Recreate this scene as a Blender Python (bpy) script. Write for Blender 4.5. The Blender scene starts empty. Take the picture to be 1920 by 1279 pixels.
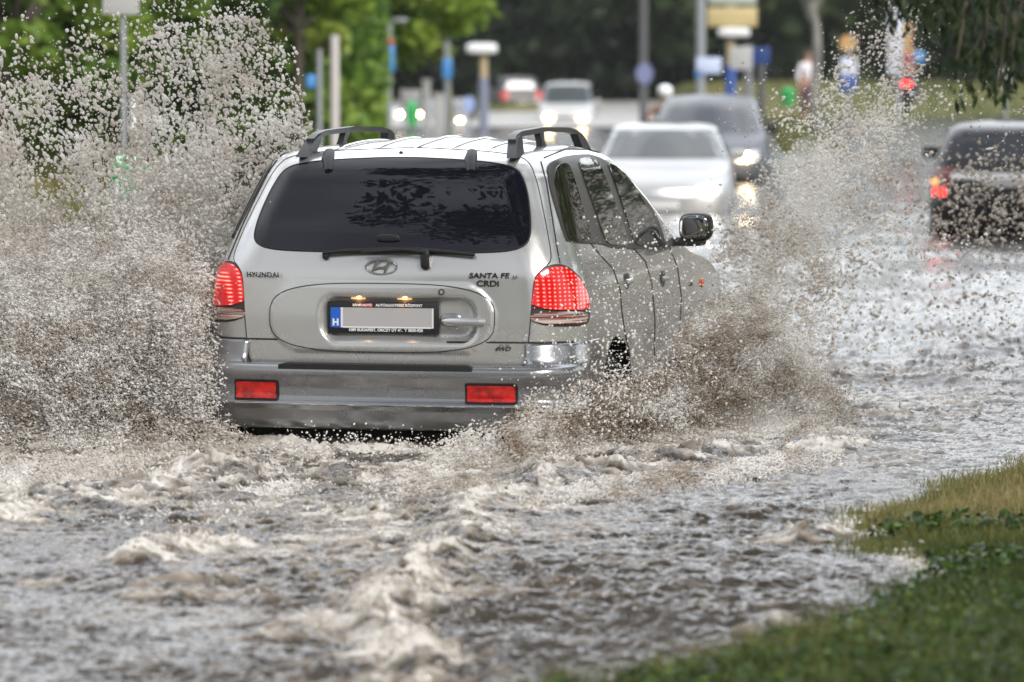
import bpy, bmesh, math, random
import numpy as np
from mathutils import Vector, Matrix
from mathutils.bvhtree import BVHTree
from mathutils.geometry import delaunay_2d_cdt
R = math.radians
rng = np.random.default_rng(7)
random.seed(7)
SC = bpy.context.scene
COL = SC.collection
# ------------------------------------------------------------------ camera, sky, sun, exposure
F = 8100.0; PITCH = math.atan(513 / F); CAMZ = 1.75          # z = 0 is the flood surface
cd = bpy.data.cameras.new('camera'); cam = bpy.data.objects.new('camera', cd); COL.objects.link(cam)
cam.location = (0, 0, CAMZ); cam.rotation_euler = (math.pi / 2 - PITCH, 0, 0)
cd.sensor_width = 36; cd.lens = F / 1920 * 36; cd.clip_start = .5; cd.clip_end = 3000
cd.dof.use_dof = True; cd.dof.focus_distance = 20.3; cd.dof.aperture_fstop = 2.9
SC.camera = cam
world = bpy.data.worlds.new('World'); SC.world = world; world.use_nodes = True
wn = world.node_tree.nodes; wl = world.node_tree.links
bg = wn['Background']
sky = wn.new('ShaderNodeTexSky'); sky.sky_type = 'NISHITA'; sky.sun_disc = False
SUN_EL, SUN_AZ = R(36), R(152)
sky.sun_elevation = SUN_EL; sky.sun_rotation = SUN_AZ; sky.air_density = 1.5; sky.dust_density = 3
tc = wn.new('ShaderNodeTexCoord'); nz = wn.new('ShaderNodeTexNoise'); nz.inputs['Scale'].default_value = 2.2
nz.inputs['Detail'].default_value = 5; nz.inputs['Roughness'].default_value = .55
mp = wn.new('ShaderNodeMapping'); mp.inputs['Scale'].default_value = (1, 1, 2.5)
wl.new(tc.outputs['Generated'], mp.inputs[0]); wl.new(mp.outputs[0], nz.inputs['Vector'])
cr = wn.new('ShaderNodeValToRGB'); cr.color_ramp.elements[0].position = .33; cr.color_ramp.elements[1].position = .68
cr.color_ramp.elements[0].color = (3.4, 3.7, 4.2, 1); cr.color_ramp.elements[1].color = (9.5, 9.6, 9.7, 1)
wl.new(nz.outputs['Fac'], cr.inputs[0])
mixc = wn.new('ShaderNodeMix'); mixc.data_type = 'RGBA'; mixc.inputs[0].default_value = .86
wl.new(sky.outputs[0], mixc.inputs[6]); wl.new(cr.outputs[0], mixc.inputs[7]); 
sxyz = wn.new('ShaderNodeSeparateXYZ'); wl.new(tc.outputs['Generated'], sxyz.inputs[0])
mr = wn.new('ShaderNodeMapRange'); mr.inputs[1].default_value = -.6; mr.inputs[2].default_value = .9; mr.inputs[3].default_value = .6; mr.inputs[4].default_value = 2.2
mr.interpolation_type = 'SMOOTHSTEP'; wl.new(sxyz.outputs['Y'], mr.inputs[0])      # brighter clouds ahead, where the storm is breaking
vm = wn.new('ShaderNodeVectorMath'); vm.operation = 'SCALE'; wl.new(mixc.outputs[2], vm.inputs[0]); wl.new(mr.outputs[0], vm.inputs['Scale']); wl.new(vm.outputs[0], bg.inputs[0])
bg.inputs[1].default_value = .12
sl = bpy.data.lights.new('sun', 'SUN'); sl.energy = 3.1; sl.angle = R(28); sl.color = (1, .975, .94)
so = bpy.data.objects.new('sun', sl); COL.objects.link(so)
sd = Vector((math.sin(SUN_AZ) * math.cos(SUN_EL), math.cos(SUN_AZ) * math.cos(SUN_EL), math.sin(SUN_EL)))
so.rotation_euler = sd.to_track_quat('Z', 'Y').to_euler()
SC.view_settings.view_transform = 'Standard'; SC.view_settings.look = 'None'; SC.view_settings.gamma = 1
SC.view_settings.exposure = 0.42
SC.render.engine = 'CYCLES'
SC.cycles.use_denoising = True; SC.cycles.max_bounces = 6; SC.cycles.volume_bounces = 2; SC.cycles.diffuse_bounces = 4
SC.cycles.glossy_bounces = 3; SC.cycles.transparent_max_bounces = 8; SC.cycles.transmission_bounces = 3
SC.cycles.caustics_reflective = False; SC.cycles.caustics_refractive = False
SC.cycles.sample_clamp_indirect = 6
# ------------------------------------------------------------------ helpers
cp, sp = math.cos(PITCH), math.sin(PITCH)
def ray(px, py):
    a = (px - 960) / F; b = (639.5 - py) / F
    return Vector((a, cp + b * sp, -sp + b * cp))
def at(px, py, Y):
    d = ray(px, py); t = Y / d.y
    return Vector((d.x * t, Y, CAMZ + d.z * t))
def S(Y): return F / Y
def mat(name, col=(.5, .5, .5), rough=.5, metal=0., coat=0., coat_rough=.03, emis=None, es=0., spec=.5, trans=0., ior=1.45, alpha=1.):
    m = bpy.data.materials.new(name); m.use_nodes = True
    p = m.node_tree.nodes['Principled BSDF']
    p.inputs['Base Color'].default_value = (*col, 1); p.inputs['Roughness'].default_value = rough
    p.inputs['Metallic'].default_value = metal; p.inputs['Coat Weight'].default_value = coat
    p.inputs['Coat Roughness'].default_value = coat_rough; p.inputs['Specular IOR Level'].default_value = spec
    p.inputs['Transmission Weight'].default_value = trans; p.inputs['IOR'].default_value = ior
    if emis: p.inputs['Emission Color'].default_value = (*emis, 1); p.inputs['Emission Strength'].default_value = es
    return m
def nodes(m): return m.node_tree.nodes, m.node_tree.links, m.node_tree.nodes['Principled BSDF']
def noisy(m, c1, c2, scale=5., detail=5., lo=.35, hi=.65, bump=0., bscale=40., coords='Object', stretch=(1, 1, 1)):
    n, l, p = nodes(m); t = n.new('ShaderNodeTexCoord'); mpp = n.new('ShaderNodeMapping'); mpp.inputs['Scale'].default_value = stretch
    l.new(t.outputs[coords], mpp.inputs[0])
    a = n.new('ShaderNodeTexNoise'); a.inputs['Scale'].default_value = scale; a.inputs['Detail'].default_value = detail
    l.new(mpp.outputs[0], a.inputs['Vector'])
    r = n.new('ShaderNodeValToRGB'); r.color_ramp.elements[0].position = lo; r.color_ramp.elements[1].position = hi
    r.color_ramp.elements[0].color = (*c1, 1); r.color_ramp.elements[1].color = (*c2, 1)
    l.new(a.outputs['Fac'], r.inputs[0]); l.new(r.outputs[0], p.inputs['Base Color'])
    if bump:
        b = n.new('ShaderNodeTexNoise'); b.inputs['Scale'].default_value = bscale; b.inputs['Detail'].default_value = 4
        l.new(mpp.outputs[0], b.inputs['Vector'])
        bp = n.new('ShaderNodeBump'); bp.inputs['Strength'].default_value = bump; bp.inputs['Distance'].default_value = .02
        l.new(b.outputs['Fac'], bp.inputs['Height']); l.new(bp.outputs[0], p.inputs['Normal'])
    return m
def link(name, me, m=None, parent=None, smooth=True):
    o = bpy.data.objects.new(name, me); COL.objects.link(o)
    if m is not None: me.materials.append(m)
    if parent is not None: o.parent = parent
    if smooth and len(me.polygons): me.polygons.foreach_set('use_smooth', np.ones(len(me.polygons), bool))
    return o
def obj(name, V, Fc, m, parent=None, smooth=True, sharp=None):
    me = bpy.data.meshes.new(name); me.from_pydata([tuple(v) for v in V], [], Fc); me.update()
    o = link(name, me, m, parent, smooth)
    if sharp: me.set_sharp_from_angle(angle=R(sharp))
    return o
def big(name, V, idx, k, m, parent=None, smooth=True, col=None, attr='Col'):
    """fast mesh from arrays: V (n,3), idx (nf,k)"""
    me = bpy.data.meshes.new(name); V = np.asarray(V, np.float32); idx = np.asarray(idx, np.int32)
    me.vertices.add(len(V)); me.vertices.foreach_set('co', V.ravel())
    me.loops.add(idx.size); me.loops.foreach_set('vertex_index', idx.ravel())
    me.polygons.add(len(idx)); me.polygons.foreach_set('loop_start', np.arange(0, idx.size, k, dtype=np.int32))
    me.polygons.foreach_set('loop_total', np.full(len(idx), k, np.int32))
    me.update(calc_edges=True)
    if col is not None:
        a = me.attributes.new(attr, 'FLOAT', 'POINT'); a.data.foreach_set('value', np.asarray(col, np.float32).ravel())
    return link(name, me, m, parent, smooth)
def attr_node(m, name='Col'):
    n = m.node_tree.nodes.new('ShaderNodeAttribute'); n.attribute_name = name; return n
def tag(o, label=None, cat=None, group=None, kind=None):
    if label: o['label'] = label
    if cat: o['category'] = cat
    if group: o['group'] = group
    if kind: o['kind'] = kind
    return o
def thing(name, label, cat, M=None, group=None):
    o = bpy.data.objects.new(name, None); COL.objects.link(o); o.empty_display_size = .2
    if M is not None: o.matrix_world = M
    return tag(o, label, cat, group)
class MB:
    def __init__(s): s.V = []; s.F = []
    def add(s, V, Fc):
        o = len(s.V); s.V += [tuple(v) for v in V]; s.F += [tuple(i + o for i in f) for f in Fc]; return s
    def box(s, c, d, M=None, bev=0):
        x, y, z = d[0] / 2, d[1] / 2, d[2] / 2; bm = bmesh.new(); bmesh.ops.create_cube(bm, size=1)
        bmesh.ops.scale(bm, vec=d, verts=bm.verts)
        if bev: bmesh.ops.bevel(bm, geom=bm.edges[:], offset=bev, segments=2, affect='EDGES', profile=.5)
        if M is not None: bmesh.ops.transform(bm, matrix=M, verts=bm.verts)
        bmesh.ops.translate(bm, vec=c, verts=bm.verts); bm.verts.index_update()
        s.add([v.co[:] for v in bm.verts], [[v.index for v in f.verts] for f in bm.faces]); bm.free(); return s
    def tube(s, path, r, n=8, flat=1., up=(0, 0, 1), cap=True):
        path = [Vector(p) for p in path]; N = len(path); r = r if hasattr(r, '__len__') else [r] * N; V = []
        for i, p in enumerate(path):
            t = (path[min(i + 1, N - 1)] - path[max(i - 1, 0)]).normalized(); u = Vector(up)
            if abs(t.dot(u)) > .95: u = Vector((1, 0, 0))
            a = t.cross(u).normalized(); b = a.cross(t).normalized()
            V += [p + (a * math.cos(q) + b * math.sin(q) * flat) * r[i] for q in [2 * math.pi * k / n for k in range(n)]]
        Fc = [(i * n + k, i * n + (k + 1) % n, (i + 1) * n + (k + 1) % n, (i + 1) * n + k) for i in range(N - 1) for k in range(n)]
        if cap: Fc += [tuple(range(n))[::-1], tuple((N - 1) * n + k for k in range(n))]
        return s.add(V, Fc)
    def lathe(s, prof, c=(0, 0, 0), axis='x', n=32):
        V = []; m = len(prof)
        for k in range(n):
            q = 2 * math.pi * k / n
            for (h, r) in prof:
                a, b = r * math.cos(q), r * math.sin(q)
                v = (h, a, b) if axis == 'x' else ((a, b, h) if axis == 'z' else (a, h, b))
                V.append((v[0] + c[0], v[1] + c[1], v[2] + c[2]))
        Fc = [(k * m + i, k * m + i + 1, ((k + 1) % n) * m + i + 1, ((k + 1) % n) * m + i) for k in range(n) for i in range(m - 1)]
        return s.add(V, Fc)
    def sup(s, c, d, e=.5, e2=None, nu=16, nv=24, M=None):
        """superellipsoid"""
        e2 = e2 or e; V = []
        f = lambda w, q: math.copysign(abs(w) ** q, w)
        for i in range(nu + 1):
            a = -math.pi / 2 + math.pi * i / nu
            for j in range(nv):
                b = 2 * math.pi * j / nv
                v = Vector((d[0] / 2 * f(math.cos(a), e) * f(math.cos(b), e2), d[1] / 2 * f(math.cos(a), e) * f(math.sin(b), e2), d[2] / 2 * f(math.sin(a), e)))
                if M is not None: v = M @ v
                V.append((v.x + c[0], v.y + c[1], v.z + c[2]))
        Fc = [(i * nv + j, i * nv + (j + 1) % nv, (i + 1) * nv + (j + 1) % nv, (i + 1) * nv + j) for i in range(nu) for j in range(nv)]
        return s.add(V, Fc)
    def build(s, name, m, parent=None, smooth=True, sharp=35): return obj(name, s.V, s.F, m, parent, smooth, sharp)
# numpy value noise
_T = rng.random((256, 256)).astype(np.float32)
def vnoise(x, y, ox=0, oy=0):
    x = x + ox; y = y + oy
    xi = np.floor(x).astype(np.int64); yi = np.floor(y).astype(np.int64); fx = (x - xi).astype(np.float32); fy = (y - yi).astype(np.float32)
    fx = fx * fx * fx * (fx * (fx * 6 - 15) + 10); fy = fy * fy * fy * (fy * (fy * 6 - 15) + 10)
    a, b, c, d = xi & 255, (xi + 1) & 255, yi & 255, (yi + 1) & 255
    return (_T[a, c] * (1 - fx) + _T[b, c] * fx) * (1 - fy) + (_T[a, d] * (1 - fx) + _T[b, d] * fx) * fy
def fbm(x, y, oct=4, gain=.5, ox=0.):
    s = 0; a = 1; t = 0
    for i in range(oct):
        # rotate each octave
        q = .6 + 1.1 * i; X = x * math.cos(q) - y * math.sin(q); Y = x * math.sin(q) + y * math.cos(q)
        s = s + a * vnoise(X * 2 ** i, Y * 2 ** i, 17.3 * i + ox, 5.1 * i + ox * .7); t += a; a *= gain
    return s / t
def sst(a, b, x): t = np.clip((x - a) / (b - a), 0, 1); return t * t * (3 - 2 * t)
# ------------------------------------------------------------------ materials
def paint(name, col, rough=.32, metal=.75, dirt=(.25, .2, .16), dirty=.35, coat=.9):
    m = mat(name, col, rough, metal, coat=coat, coat_rough=.04)
    n, l, p = nodes(m); t = n.new('ShaderNodeTexCoord')
    a = n.new('ShaderNodeTexNoise'); a.inputs['Scale'].default_value = 3.; a.inputs['Detail'].default_value = 8; a.inputs['Roughness'].default_value = .7
    l.new(t.outputs['Object'], a.inputs['Vector'])
    sx = n.new('ShaderNodeSeparateXYZ'); l.new(t.outputs['Object'], sx.inputs[0])
    g = n.new('ShaderNodeMapRange'); g.inputs[1].default_value = 1.2; g.inputs[2].default_value = .3; g.inputs[3].default_value = .25; g.inputs[4].default_value = 1
    l.new(sx.outputs['Z'], g.inputs[0])
    mm = n.new('ShaderNodeMath'); mm.operation = 'MULTIPLY'; l.new(a.outputs['Fac'], mm.inputs[0]); l.new(g.outputs[0], mm.inputs[1])
    m2 = n.new('ShaderNodeMath'); m2.operation = 'MULTIPLY'; m2.inputs[1].default_value = dirty * 1.6; l.new(mm.outputs[0], m2.inputs[0]); m2.use_clamp = True
    mx = n.new('ShaderNodeMix'); mx.data_type = 'RGBA'; mx.inputs[6].default_value = (*col, 1); mx.inputs[7].default_value = (*dirt, 1)
    l.new(m2.outputs[0], mx.inputs[0]); l.new(mx.outputs[2], p.inputs['Base Color'])
    r = n.new('ShaderNodeMapRange'); r.inputs[3].default_value = rough * .85; r.inputs[4].default_value = rough * 1.5
    l.new(mm.outputs[0], r.inputs[0]); l.new(r.outputs[0], p.inputs['Roughness'])
    # wet beads
    vb = n.new('ShaderNodeTexVoronoi'); vb.inputs['Scale'].default_value = 90; l.new(t.outputs['Object'], vb.inputs['Vector'])
    vr = n.new('ShaderNodeMapRange'); vr.inputs[1].default_value = .0; vr.inputs[2].default_value = .22; vr.inputs[3].default_value = 1; vr.inputs[4].default_value = 0
    l.new(vb.outputs['Distance'], vr.inputs[0])
    bp = n.new('ShaderNodeBump'); bp.inputs['Strength'].default_value = .18; bp.inputs['Distance'].default_value = .002
    l.new(vr.outputs[0], bp.inputs['Height']); l.new(bp.outputs[0], p.inputs['Coat Normal'])
    return m
M_silver = paint('silver_paint', (.65, .655, .65), .26, .7, dirty=.18)
M_bumper = paint('grey_lower_paint', (.36, .375, .40), .25, .85, dirty=.2)
M_black = mat('black_plastic', (.016, .016, .018), .42)
M_rubber = mat('rubber', (.012, .012, .012), .6)
M_glass = mat('tinted_glass', (.008, .008, .014), .02, coat=.35, coat_rough=.0, spec=.5)
M_sideglass = mat('side_glass', (.02, .022, .014), .03, coat=.25, spec=.5)
M_frame = mat('window_surround', (.05, .045, .042), .35)
M_seam = mat('panel_gap', (.03, .03, .03), .8)
M_chrome = mat('chrome', (.75, .75, .76), .12, 1.)
M_satin = mat('satin_metal', (.72, .72, .74), .3, .9)
M_rail = mat('roof_rail_plastic', (.035, .034, .036), .38)
M_tyre = mat('tyre', (.018, .017, .016), .8)
M_rim = mat('rim', (.4, .4, .4), .35, .9)
M_white = mat('white_plate', (.75, .75, .74), .4)
M_blur = mat('plate_field', (.42, .41, .41), .45)
M_blue = mat('plate_blue', (.02, .12, .55), .4)
M_text = mat('white_lettering', (.8, .8, .8), .5)
M_redbox = mat('red_print', (.7, .04, .03), .5)
M_dark = mat('underbody', (.01, .01, .01), .9)
M_amber = mat('amber_lens', (.8, .16, .02), .2, coat=1.)
def lens_mat(name, c, es, cell=55.):
    m = mat(name, c, .12, coat=1.)
    n, l, p = nodes(m); t = n.new('ShaderNodeTexCoord'); mpp = n.new('ShaderNodeMapping')
    l.new(t.outputs['Object'], mpp.inputs[0]); sx = n.new('ShaderNodeSeparateXYZ'); l.new(mpp.outputs[0], sx.inputs[0])
    def wave(o, k):
        a = n.new('ShaderNodeMath'); a.operation = 'MULTIPLY'; a.inputs[1].default_value = k; l.new(o, a.inputs[0])
        b = n.new('ShaderNodeMath'); b.operation = 'SINE'; l.new(a.outputs[0], b.inputs[0])
        c_ = n.new('ShaderNodeMath'); c_.operation = 'MULTIPLY_ADD'; c_.inputs[1].default_value = .5; c_.inputs[2].default_value = .5; l.new(b.outputs[0], c_.inputs[0]); return c_.outputs[0]
    ad = n.new('ShaderNodeMath'); ad.operation = 'ADD'; l.new(sx.outputs['X'], ad.inputs[0]); l.new(sx.outputs['Y'], ad.inputs[1])
    sb = n.new('ShaderNodeMath'); sb.operation = 'SUBTRACT'; l.new(sx.outputs['X'], sb.inputs[0]); l.new(sx.outputs['Y'], sb.inputs[1])
    w1 = wave(sx.outputs['Z'], 2 * math.pi * cell); w2 = wave(ad.outputs[0], 2 * math.pi * cell * .5)
    mu = n.new('ShaderNodeMath'); mu.operation = 'MULTIPLY'; l.new(w1, mu.inputs[0]); l.new(w2, mu.inputs[1])
    r = n.new('ShaderNodeValToRGB'); r.color_ramp.elements[0].position = .15; r.color_ramp.elements[0].color = (.22, .0, .003, 1)
    r.color_ramp.elements[1].position = .92; r.color_ramp.elements[1].color = (1, .42, .30, 1)
    e = r.color_ramp.elements.new(.5); e.color = (.8, .008, .008, 1)
    l.new(mu.outputs[0], r.inputs[0]); l.new(r.outputs[0], p.inputs['Emission Color']); p.inputs['Emission Strength'].default_value = es
    return m
M_tail = lens_mat('lit_red_lens', (.45, .01, .01), 1.1)
M_tailclear = noisy(mat('clear_lens', (.5, .45, .45), .1, coat=1.), (.16, .04, .03), (.62, .50, .46), 5, stretch=(.6, .6, 34), lo=.42, hi=.58)
M_reflector = noisy(mat('red_reflector', (.5, .01, .01), .15, coat=1., emis=(.7, .01, .0), es=.05), (.16, .003, .003), (.60, .012, .008), 30)  # faint red glow added as emission; the bumper reflector itself is no lamp
M_lamp = mat('license_lamp', (1, .7, .4), .3, emis=(1, .55, .2), es=.25)
# ------------------------------------------------------------------ car shell tools
def smooth_tab(zs, tab, k=3):
    a = np.array(tab, float); v = np.interp(zs, a[:, 0], a[:, 1])
    for _ in range(k): v[1:-1] = v[1:-1] * .5 + (v[:-2] + v[2:]) * .25
    return v
def loft(zs, yr, yf, w, rr=(.22, .30), rf=(.35, .5), bow_r=.05, bow_f=.15, flares=(), taper=.04, K=(14, 14, 60, 14, 14), xk=None, rtop=None):
    """horizontal slices stacked over z; returns verts, faces; ring = full outline"""
    V = []; ring = None
    for i, z in enumerate(zs):
        rx, ry = min(rr[0], w[i] * .9), rr[1]; fx, fy = min(rf[0], w[i] * .9), rf[1]
        L = yf[i] - yr[i]; ry = min(ry, L * .45); fy = min(fy, L * .45)
        pts = []
        for t in np.linspace(0, 1, K[0], endpoint=False):
            x = t * (w[i] - rx); pts.append((x, yr[i] + bow_r * (x / max(w[i], .01)) ** 2))
        b0 = bow_r * ((w[i] - rx) / max(w[i], .01)) ** 2
        for t in np.linspace(0, 1, K[1], endpoint=False):
            q = t * math.pi / 2; pts.append((w[i] - rx + rx * math.sin(q) ** .9, yr[i] + b0 + (ry - b0) * (1 - math.cos(q)) ** 1.0))
        ya, yb = yr[i] + ry, yf[i] - fy
        for t in np.linspace(0, 1, K[2], endpoint=False):
            y = ya + (yb - ya) * t; pts.append((w[i], y))
        for t in np.linspace(0, 1, K[3], endpoint=False):
            q = t * math.pi / 2; pts.append((w[i] - fx + fx * math.cos(q), yb + (fy - bow_f * .5) * math.sin(q)))
        for t in np.linspace(1, 0, K[4]):
            x = t * (w[i] - fx); pts.append((x, yf[i] - bow_f * .5 * (x / max(w[i] - fx, .01)) ** 2))
        out = []
        ymid = 1.9
        for (x, y) in pts:
            s = x / max(w[i], .01)
            x2 = x - s ** 4 * taper * max(0, (abs(y - ymid) - 1.0)) ** 2 * .5
            for (fy0, amp, fw, ztop) in flares:
                x2 += s ** 3 * amp * math.exp(-((y - fy0) / fw) ** 4) * (1 - float(sst(ztop - .18, ztop, z)))
            out.append((x2, y, z))
        full = out + [(-x, y, z_) for (x, y, z_) in out[-2:0:-1]]
        ring = len(full); V += full
    n = len(zs)
    Fc = [(i * ring + k, i * ring + (k + 1) % ring, (i + 1) * ring + (k + 1) % ring, (i + 1) * ring + k) for i in range(n - 1) for k in range(ring)]
    Fc += [tuple(range(ring))[::-1], tuple((n - 1) * ring + k for k in range(ring))]
    return V, Fc
def hit(bvh, o, d):
    r = bvh.ray_cast(o, d); return (r[0], r[1]) if r[0] is not None else (None, None)
def panel(bvh, outline, basis, offset, m, name, parent, h=.03, disp=None, skirt=.012, mirror=False, closed_curve=True, nsub=None):
    """outline: 2-D points in the plane (o,u,v) seen along d, laid on the shell and lifted by offset"""
    o, u, v, d = [Vector(q) for q in basis]
    P = [Vector(p) for p in outline]
    if closed_curve: P = chaikin(P, 2)
    Q = []
    for i in range(len(P)):
        a, b = P[i], P[(i + 1) % len(P)]; k = max(1, int((b - a).length / h))
        Q += [a + (b - a) * j / k for j in range(k)]
    xs = [p.x for p in Q]; ys = [p.y for p in Q]; G = []
    x = min(xs) + h / 2
    while x < max(xs):
        y = min(ys) + h / 2
        while y < max(ys):
            G.append(Vector((x, y))); y += h
        x += h
    nb = len(Q); pts = Q + [g for g in G if inside(g, Q) and min((g - q).length for q in Q) > h * .35]
    vs, es, fs, *_ = delaunay_2d_cdt(pts, [], [list(range(nb))], 1, 1e-6)
    V = []; ok = []
    for p in vs:
        org = o + u * p.x + v * p.y; a, nn = hit(bvh, org, d)
        if a is None: ok.append(False); V.append(org); continue
        ok.append(True); off = offset + (disp(p.x, p.y) if disp else 0)
        if nn.dot(d) > 0: nn = -nn
        dr = (nn * .5 - d * .5).normalized() if disp is None else -d
        V.append(a + dr * off)
    Fc = []
    for f in fs:
        if all(ok[i] for i in f):
            a, b, c = [V[i] for i in f[:3]]
            Fc.append(tuple(f) if (b - a).cross(c - a).dot(d) < 0 else tuple(f[::-1]))
    from collections import Counter
    cnt = Counter()
    for f in Fc:
        for i in range(len(f)): cnt[(f[i], f[(i + 1) % len(f)])] += 1
    edges = [e for e in cnt if (e[1], e[0]) not in cnt]
    if skirt:
        mp_ = {}
        for (a, b) in edges:
            for q in (a, b):
                if q not in mp_:
                    mp_[q] = (len(V), len(V) + 1); V.append(V[q].copy()); V.append(V[q] + d * skirt)
            Fc.append((mp_[b][0], mp_[a][0], mp_[a][1], mp_[b][1]))
    if mirror:
        V = [Vector((-q.x, q.y, q.z)) for q in V]; Fc = [f[::-1] for f in Fc]
    return obj(name, V, Fc, m, parent)
def chaikin(P, k):
    for _ in range(k):
        P = [q for i in range(len(P)) for q in (P[i] * .75 + P[(i + 1) % len(P)] * .25, P[i] * .25 + P[(i + 1) % len(P)] * .75)]
    return P
def inside(p, Q):
    c = False; j = len(Q) - 1
    for i in range(len(Q)):
        if (Q[i].y > p.y) != (Q[j].y > p.y) and p.x < (Q[j].x - Q[i].x) * (p.y - Q[i].y) / (Q[j].y - Q[i].y) + Q[i].x: c = not c
        j = i
    return c
REAR = ((0, -2, 0), (1, 0, 0), (0, 0, 1), (0, 1, 0))
SIDE = ((2.5, 0, 0), (0, 1, 0), (0, 0, 1), (-1, 0, 0))
dq = Vector((-1, 1, 0)).normalized(); uq = Vector((1, 1, 0)).normalized()
CORNER = (tuple(-dq * 3), tuple(uq), (0, 0, 1), tuple(dq))
FRONT = ((0, 8, 0), (-1, 0, 0), (0, 0, 1), (0, -1, 0))
def wheel(parent, x, y, r=.345, wd=.23, rimr=.2, s=1):
    t = MB().lathe([(-wd / 2, rimr), (-wd / 2, r * .9), (-wd / 2 + .03, r), (wd / 2 - .03, r), (wd / 2, r * .9), (wd / 2, rimr), (-wd / 2, rimr)], (x, y, r), 'x', 40)
    o = t.build('wheel', M_tyre, parent)
    rm = MB().lathe([(-.05 * s, .001), (s * (wd / 2 - .04), .05), (s * (wd / 2 - .05), .08), (-.03 * s, rimr * .9), (s * (wd / 2 - .005), rimr), (s * (wd / 2 - .02), rimr * 1.0)], (x, y, r), 'x', 30)
    for k in range(5):
        q = 2 * math.pi * k / 5
        rm.tube([(x + s * (wd / 2 - .03), y + .04 * math.cos(q), r + .04 * math.sin(q)), (x + s * (wd / 2 - .02), y + rimr * .95 * math.cos(q), r + rimr * .95 * math.sin(q))], .028, 8)
    rm.build('rim', M_rim, o)
# ------------------------------------------------------------------ the silver SUV
TH = R(13.0)
MC = Matrix.Translation((-.607, 19.75, -.30)) @ Matrix.Rotation(-TH, 4, 'Z')
MCI = MC.inverted()
car = thing('offroad_car', '', 'car')
car.matrix_world = MC
tag(car, 'big silver estate SUV with dark tinted rear window ploughing through the flood', 'SUV')
zs = np.concatenate([np.linspace(.34, 1.55, 74), np.linspace(1.555, 1.71, 28)])
yr = smooth_tab(zs, [(.3, .14), (.5, .12), (.72, .10), (.9, .10), (1.1, .11), (1.2, .145), (1.3, .19), (1.4, .25), (1.5, .315), (1.58, .37), (1.62, .41), (1.645, .47), (1.665, .60), (1.69, .9), (1.71, 1.25)])
yf = smooth_tab(zs, [(.3, 4.42), (.5, 4.5), (.7, 4.48), (.82, 4.42), (.9, 4.32), (.98, 4.12), (1.04, 3.85), (1.09, 3.45), (1.12, 3.25), (1.25, 3.02), (1.4, 2.75), (1.5, 2.52), (1.58, 2.3), (1.62, 2.15), (1.65, 2.02), (1.685, 1.8), (1.71, 1.5)])
w = smooth_tab(zs, [(.3, .86), (.45, .885), (.8, .895), (.95, .895), (1.05, .885), (1.15, .865), (1.2, .845), (1.3, .81), (1.4, .775), (1.5, .738), (1.57, .712), (1.61, .692), (1.635, .665), (1.655, .62), (1.672, .54), (1.69, .40), (1.71, .1)], 1)
FL = ((1.0, .018, .55, .86), (3.62, .02, .55, .86))
V, Fc = loft(zs, yr, yf, w, (.25, .30), (.36, .42), .06, .2, FL, .035)
full_bvh = BVHTree.FromPolygons(V, Fc)
def local_ray(px, py):
    o = MCI @ Vector((0, 0, CAMZ)); d = (MCI.to_3x3() @ ray(px, py)).normalized(); return o, d
def onshell(px, py, off=0.):
    o, d = local_ray(px, py); a, nn = hit(full_bvh, o, d)
    if a is None: return None
    if nn.dot(d) > 0: nn = -nn
    return a + nn * off
# body mesh, opening behind the tailgate removed, wheel arches cut
bm = bmesh.new(); bv = [bm.verts.new(v) for v in V]
for f in Fc: bm.faces.new([bv[i] for i in f])
bm.normal_update()
bme = bpy.data.meshes.new('body'); bm.to_mesh(bme); bm.free()
body = link('body', bme, M_silver, car)
cut = MB()
for (yy, sx) in ((1.0, 1), (1.0, -1), (3.62, 1), (3.62, -1)):
    b_ = bmesh.new(); bmesh.ops.create_cone(b_, cap_ends=True, segments=48, radius1=.415, radius2=.415, depth=.75, matrix=Matrix.Translation((.925 * sx, yy, .36)) @ Matrix.Rotation(math.pi / 2, 4, 'Y'))
    b_.verts.index_update(); cut.add([v.co[:] for v in b_.verts], [[v.index for v in f.verts] for f in b_.faces]); b_.free()
co = cut.build('cutter', M_dark, None)
bpy.context.view_layer.update(); co.matrix_world = MC
md = body.modifiers.new('b', 'BOOLEAN'); md.object = co; md.operation = 'DIFFERENCE'; md.solver = 'EXACT'
bpy.context.view_layer.update()
ev = body.evaluated_get(bpy.context.evaluated_depsgraph_get()); nm = bpy.data.meshes.new_from_object(ev)
body.modifiers.clear(); body.data = nm; bpy.data.objects.remove(co)
nm.materials.clear(); nm.materials.append(M_silver); nm.materials.append(M_dark)
bm = bmesh.new(); bm.from_mesh(nm)
dele = []
for f in bm.faces:
    c = f.calc_center_median(); f.smooth = True; f.material_index = 1 if c.z < .40 else 0
    if abs(c.x) < .56 and .74 < c.z < 1.15 and c.y < .35 and f.calc_area() < .01: dele.append(f)
    for yy in (1.0, 3.62):
        if abs(math.hypot(c.y - yy, c.z - .36) - .415) < .02 and .5 < abs(c.x) < .97 and abs(f.normal.x) < .3: f.material_index = 1
        if math.hypot(c.y - yy, c.z - .36) < .42 and abs(c.x) < .6: f.material_index = 1
bmesh.ops.delete(bm, geom=dele, context='FACES')
bm.to_mesh(nm); bm.free(); nm.set_sharp_from_angle(angle=R(50))
MB().box((0, .36, .75), (1.5, .02, .85)).box((0, 2.2, .33), (1.5, 3.9, .12)).build('underbody', M_dark, car)
for yy in (1.0, 3.62):
    for s in (1, -1): wheel(car, .78 * s, yy, s=s)
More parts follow.
